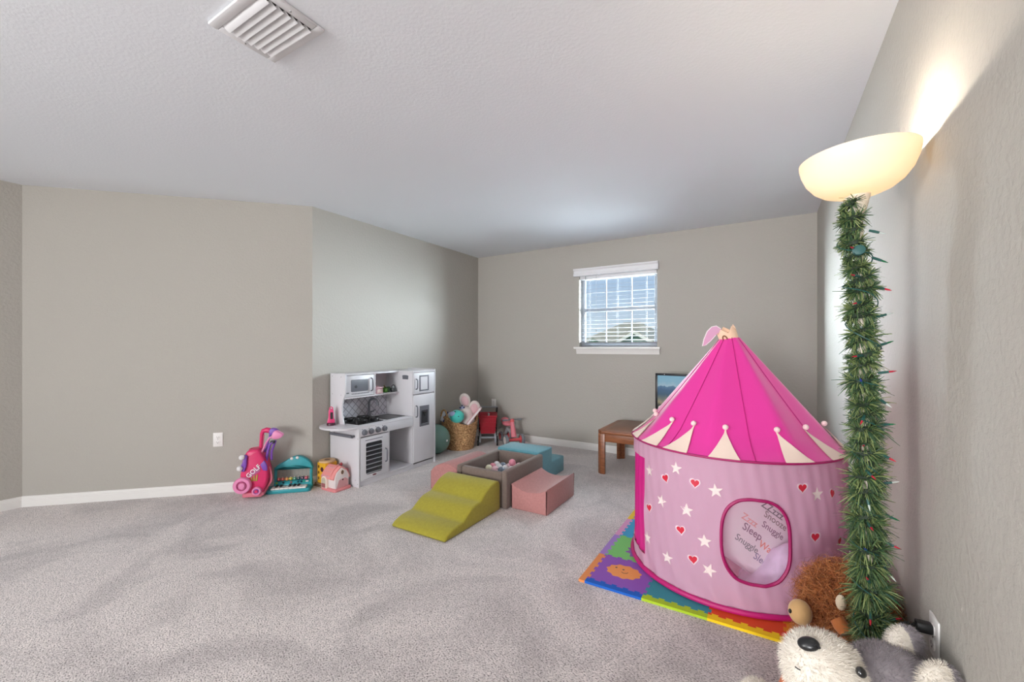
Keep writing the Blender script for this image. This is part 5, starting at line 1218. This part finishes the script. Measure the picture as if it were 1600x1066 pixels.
# ------------------------------------------------------------------ light
W = bpy.data.worlds.new('sky'); bpy.context.scene.world = W; W.use_nodes = True; nt = W.node_tree
bgn = nt.nodes['Background']; tc = node(nt, 'ShaderNodeTexCoord'); sp = node(nt, 'ShaderNodeSeparateXYZ'); nt.links.new(tc.outputs['Generated'], sp.inputs[0])
rr = node(nt, 'ShaderNodeValToRGB'); e = rr.color_ramp.elements
e[0].position = .0; e[0].color = lin((226, 236, 246)); e[1].position = .22; e[1].color = lin((166, 198, 240))
nz = node(nt, 'ShaderNodeTexNoise', Scale=5.0, Detail=4.0); nt.links.new(tc.outputs['Generated'], nz.inputs['Vector'])
nt.links.new(sp.outputs['Z'], rr.inputs[0]); nt.links.new(rr.outputs[0], bgn.inputs[0]); bgn.inputs[1].default_value = .62
def area(name, loc, rot, sx, sy, power, col=(1, 1, 1)):
    l = bpy.data.lights.new(name, 'AREA'); l.shape = 'RECTANGLE'; l.size = sx; l.size_y = sy; l.energy = power; l.color = col
    o = bpy.data.objects.new(name, l); C.objects.link(o); o.location = loc; o.rotation_euler = rot; return o
LG = {'rearL': 7, 'rearR': 42, 'win': 1180, 'win2': 2300, 'win3': 1000, 'win4': 620, 'side': 22, 'amb_fill': 17, 'amb_fill2': 86, 'lamp': 18}
for (a, b), k_ in zip(RW, ('rearL', 'rearR')): area('rear_fill_light', ((a+b)/2, YR+.02, 1.32), (R(90), 0, R(0)), b-a, 1.75, LG[k_], (.97, .98, 1.0)).data.spread = R(75)  # added fill lights in the invented rear openings
area('side_fill_light', (XLL+.02, -3.6, 1.32), (R(90), 0, R(-52)), 1.9, 1.75, LG['side'], (1, .985, .96)).data.spread = R(70)  # added fill light aimed at the right wall to brighten it
for nm, loc, tgt, k_ in (('daylight_outside_window', (.75, 7.0, 1.75), (-1.45, 4.7, 1.65), 'win'), ('daylight_outside_window', (-4.5, 7.1, 2.0), (-1.45, 4.7, 1.65), 'win2'), ('daylight_high_sky', (-1.0, 6.3, 3.9), (-1.4, 4.7, 1.62), 'win3'), ('daylight_from_lawn', (-1.4, 7.6, -.6), (-1.45, 4.7, 1.62), 'win4')):
    o = area(nm, loc, (0, 0, 0), 2.4, 2.0, LG[k_], (.84, .92, 1.0)); o.rotation_euler = (Vector(tgt)-o.location).to_track_quat('-Z', 'Y').to_euler()
sl_ = bpy.data.lights.new('sun', 'SUN'); sl_.energy = 1.6; sl_.angle = .02; sl_.color = (1, .95, .88); so_ = bpy.data.objects.new('sun', sl_); C.objects.link(so_); so_.rotation_euler = Vector((.35, 1, -.9)).to_track_quat('-Z', 'Y').to_euler()
def point(name, loc, r, power, col):
    l = bpy.data.lights.new(name, 'POINT'); l.energy = power; l.color = col; l.shadow_soft_size = r
    o = bpy.data.objects.new(name, l); C.objects.link(o); o.location = loc; return o
point('torchiere_bulb', tuple(ML @ Vector((0, 0, 1.775))), .03, LG['lamp'], (1, .90, .76))
point('ambient_fill_light', (-2.0, -1.2, 1.95), .25, LG['amb_fill'], (1, .98, .96)); point('ambient_fill_light', (-1.8, -4.4, 1.95), .25, LG['amb_fill2'], (1, .98, .96))  # last two: unseen point lamps added behind the camera as ambient fill
# ------------------------------------------------------------------ camera
cam = bpy.data.cameras.new('camera'); co = bpy.data.objects.new('camera', cam); C.objects.link(co)
co.location = (0, 0, HC); co.rotation_euler = (R(90), 0, YAW); cam.sensor_width = 36; cam.lens = FW/1600*36; cam.shift_y = (HY-533)/1600; cam.clip_start = .02; cam.clip_end = 400
sc = bpy.context.scene; sc.camera = co
sc.view_settings.view_transform = 'Standard'; sc.view_settings.look = 'None'; sc.view_settings.gamma = 1; sc.view_settings.exposure = .55; sc.view_settings.use_curve_mapping = False
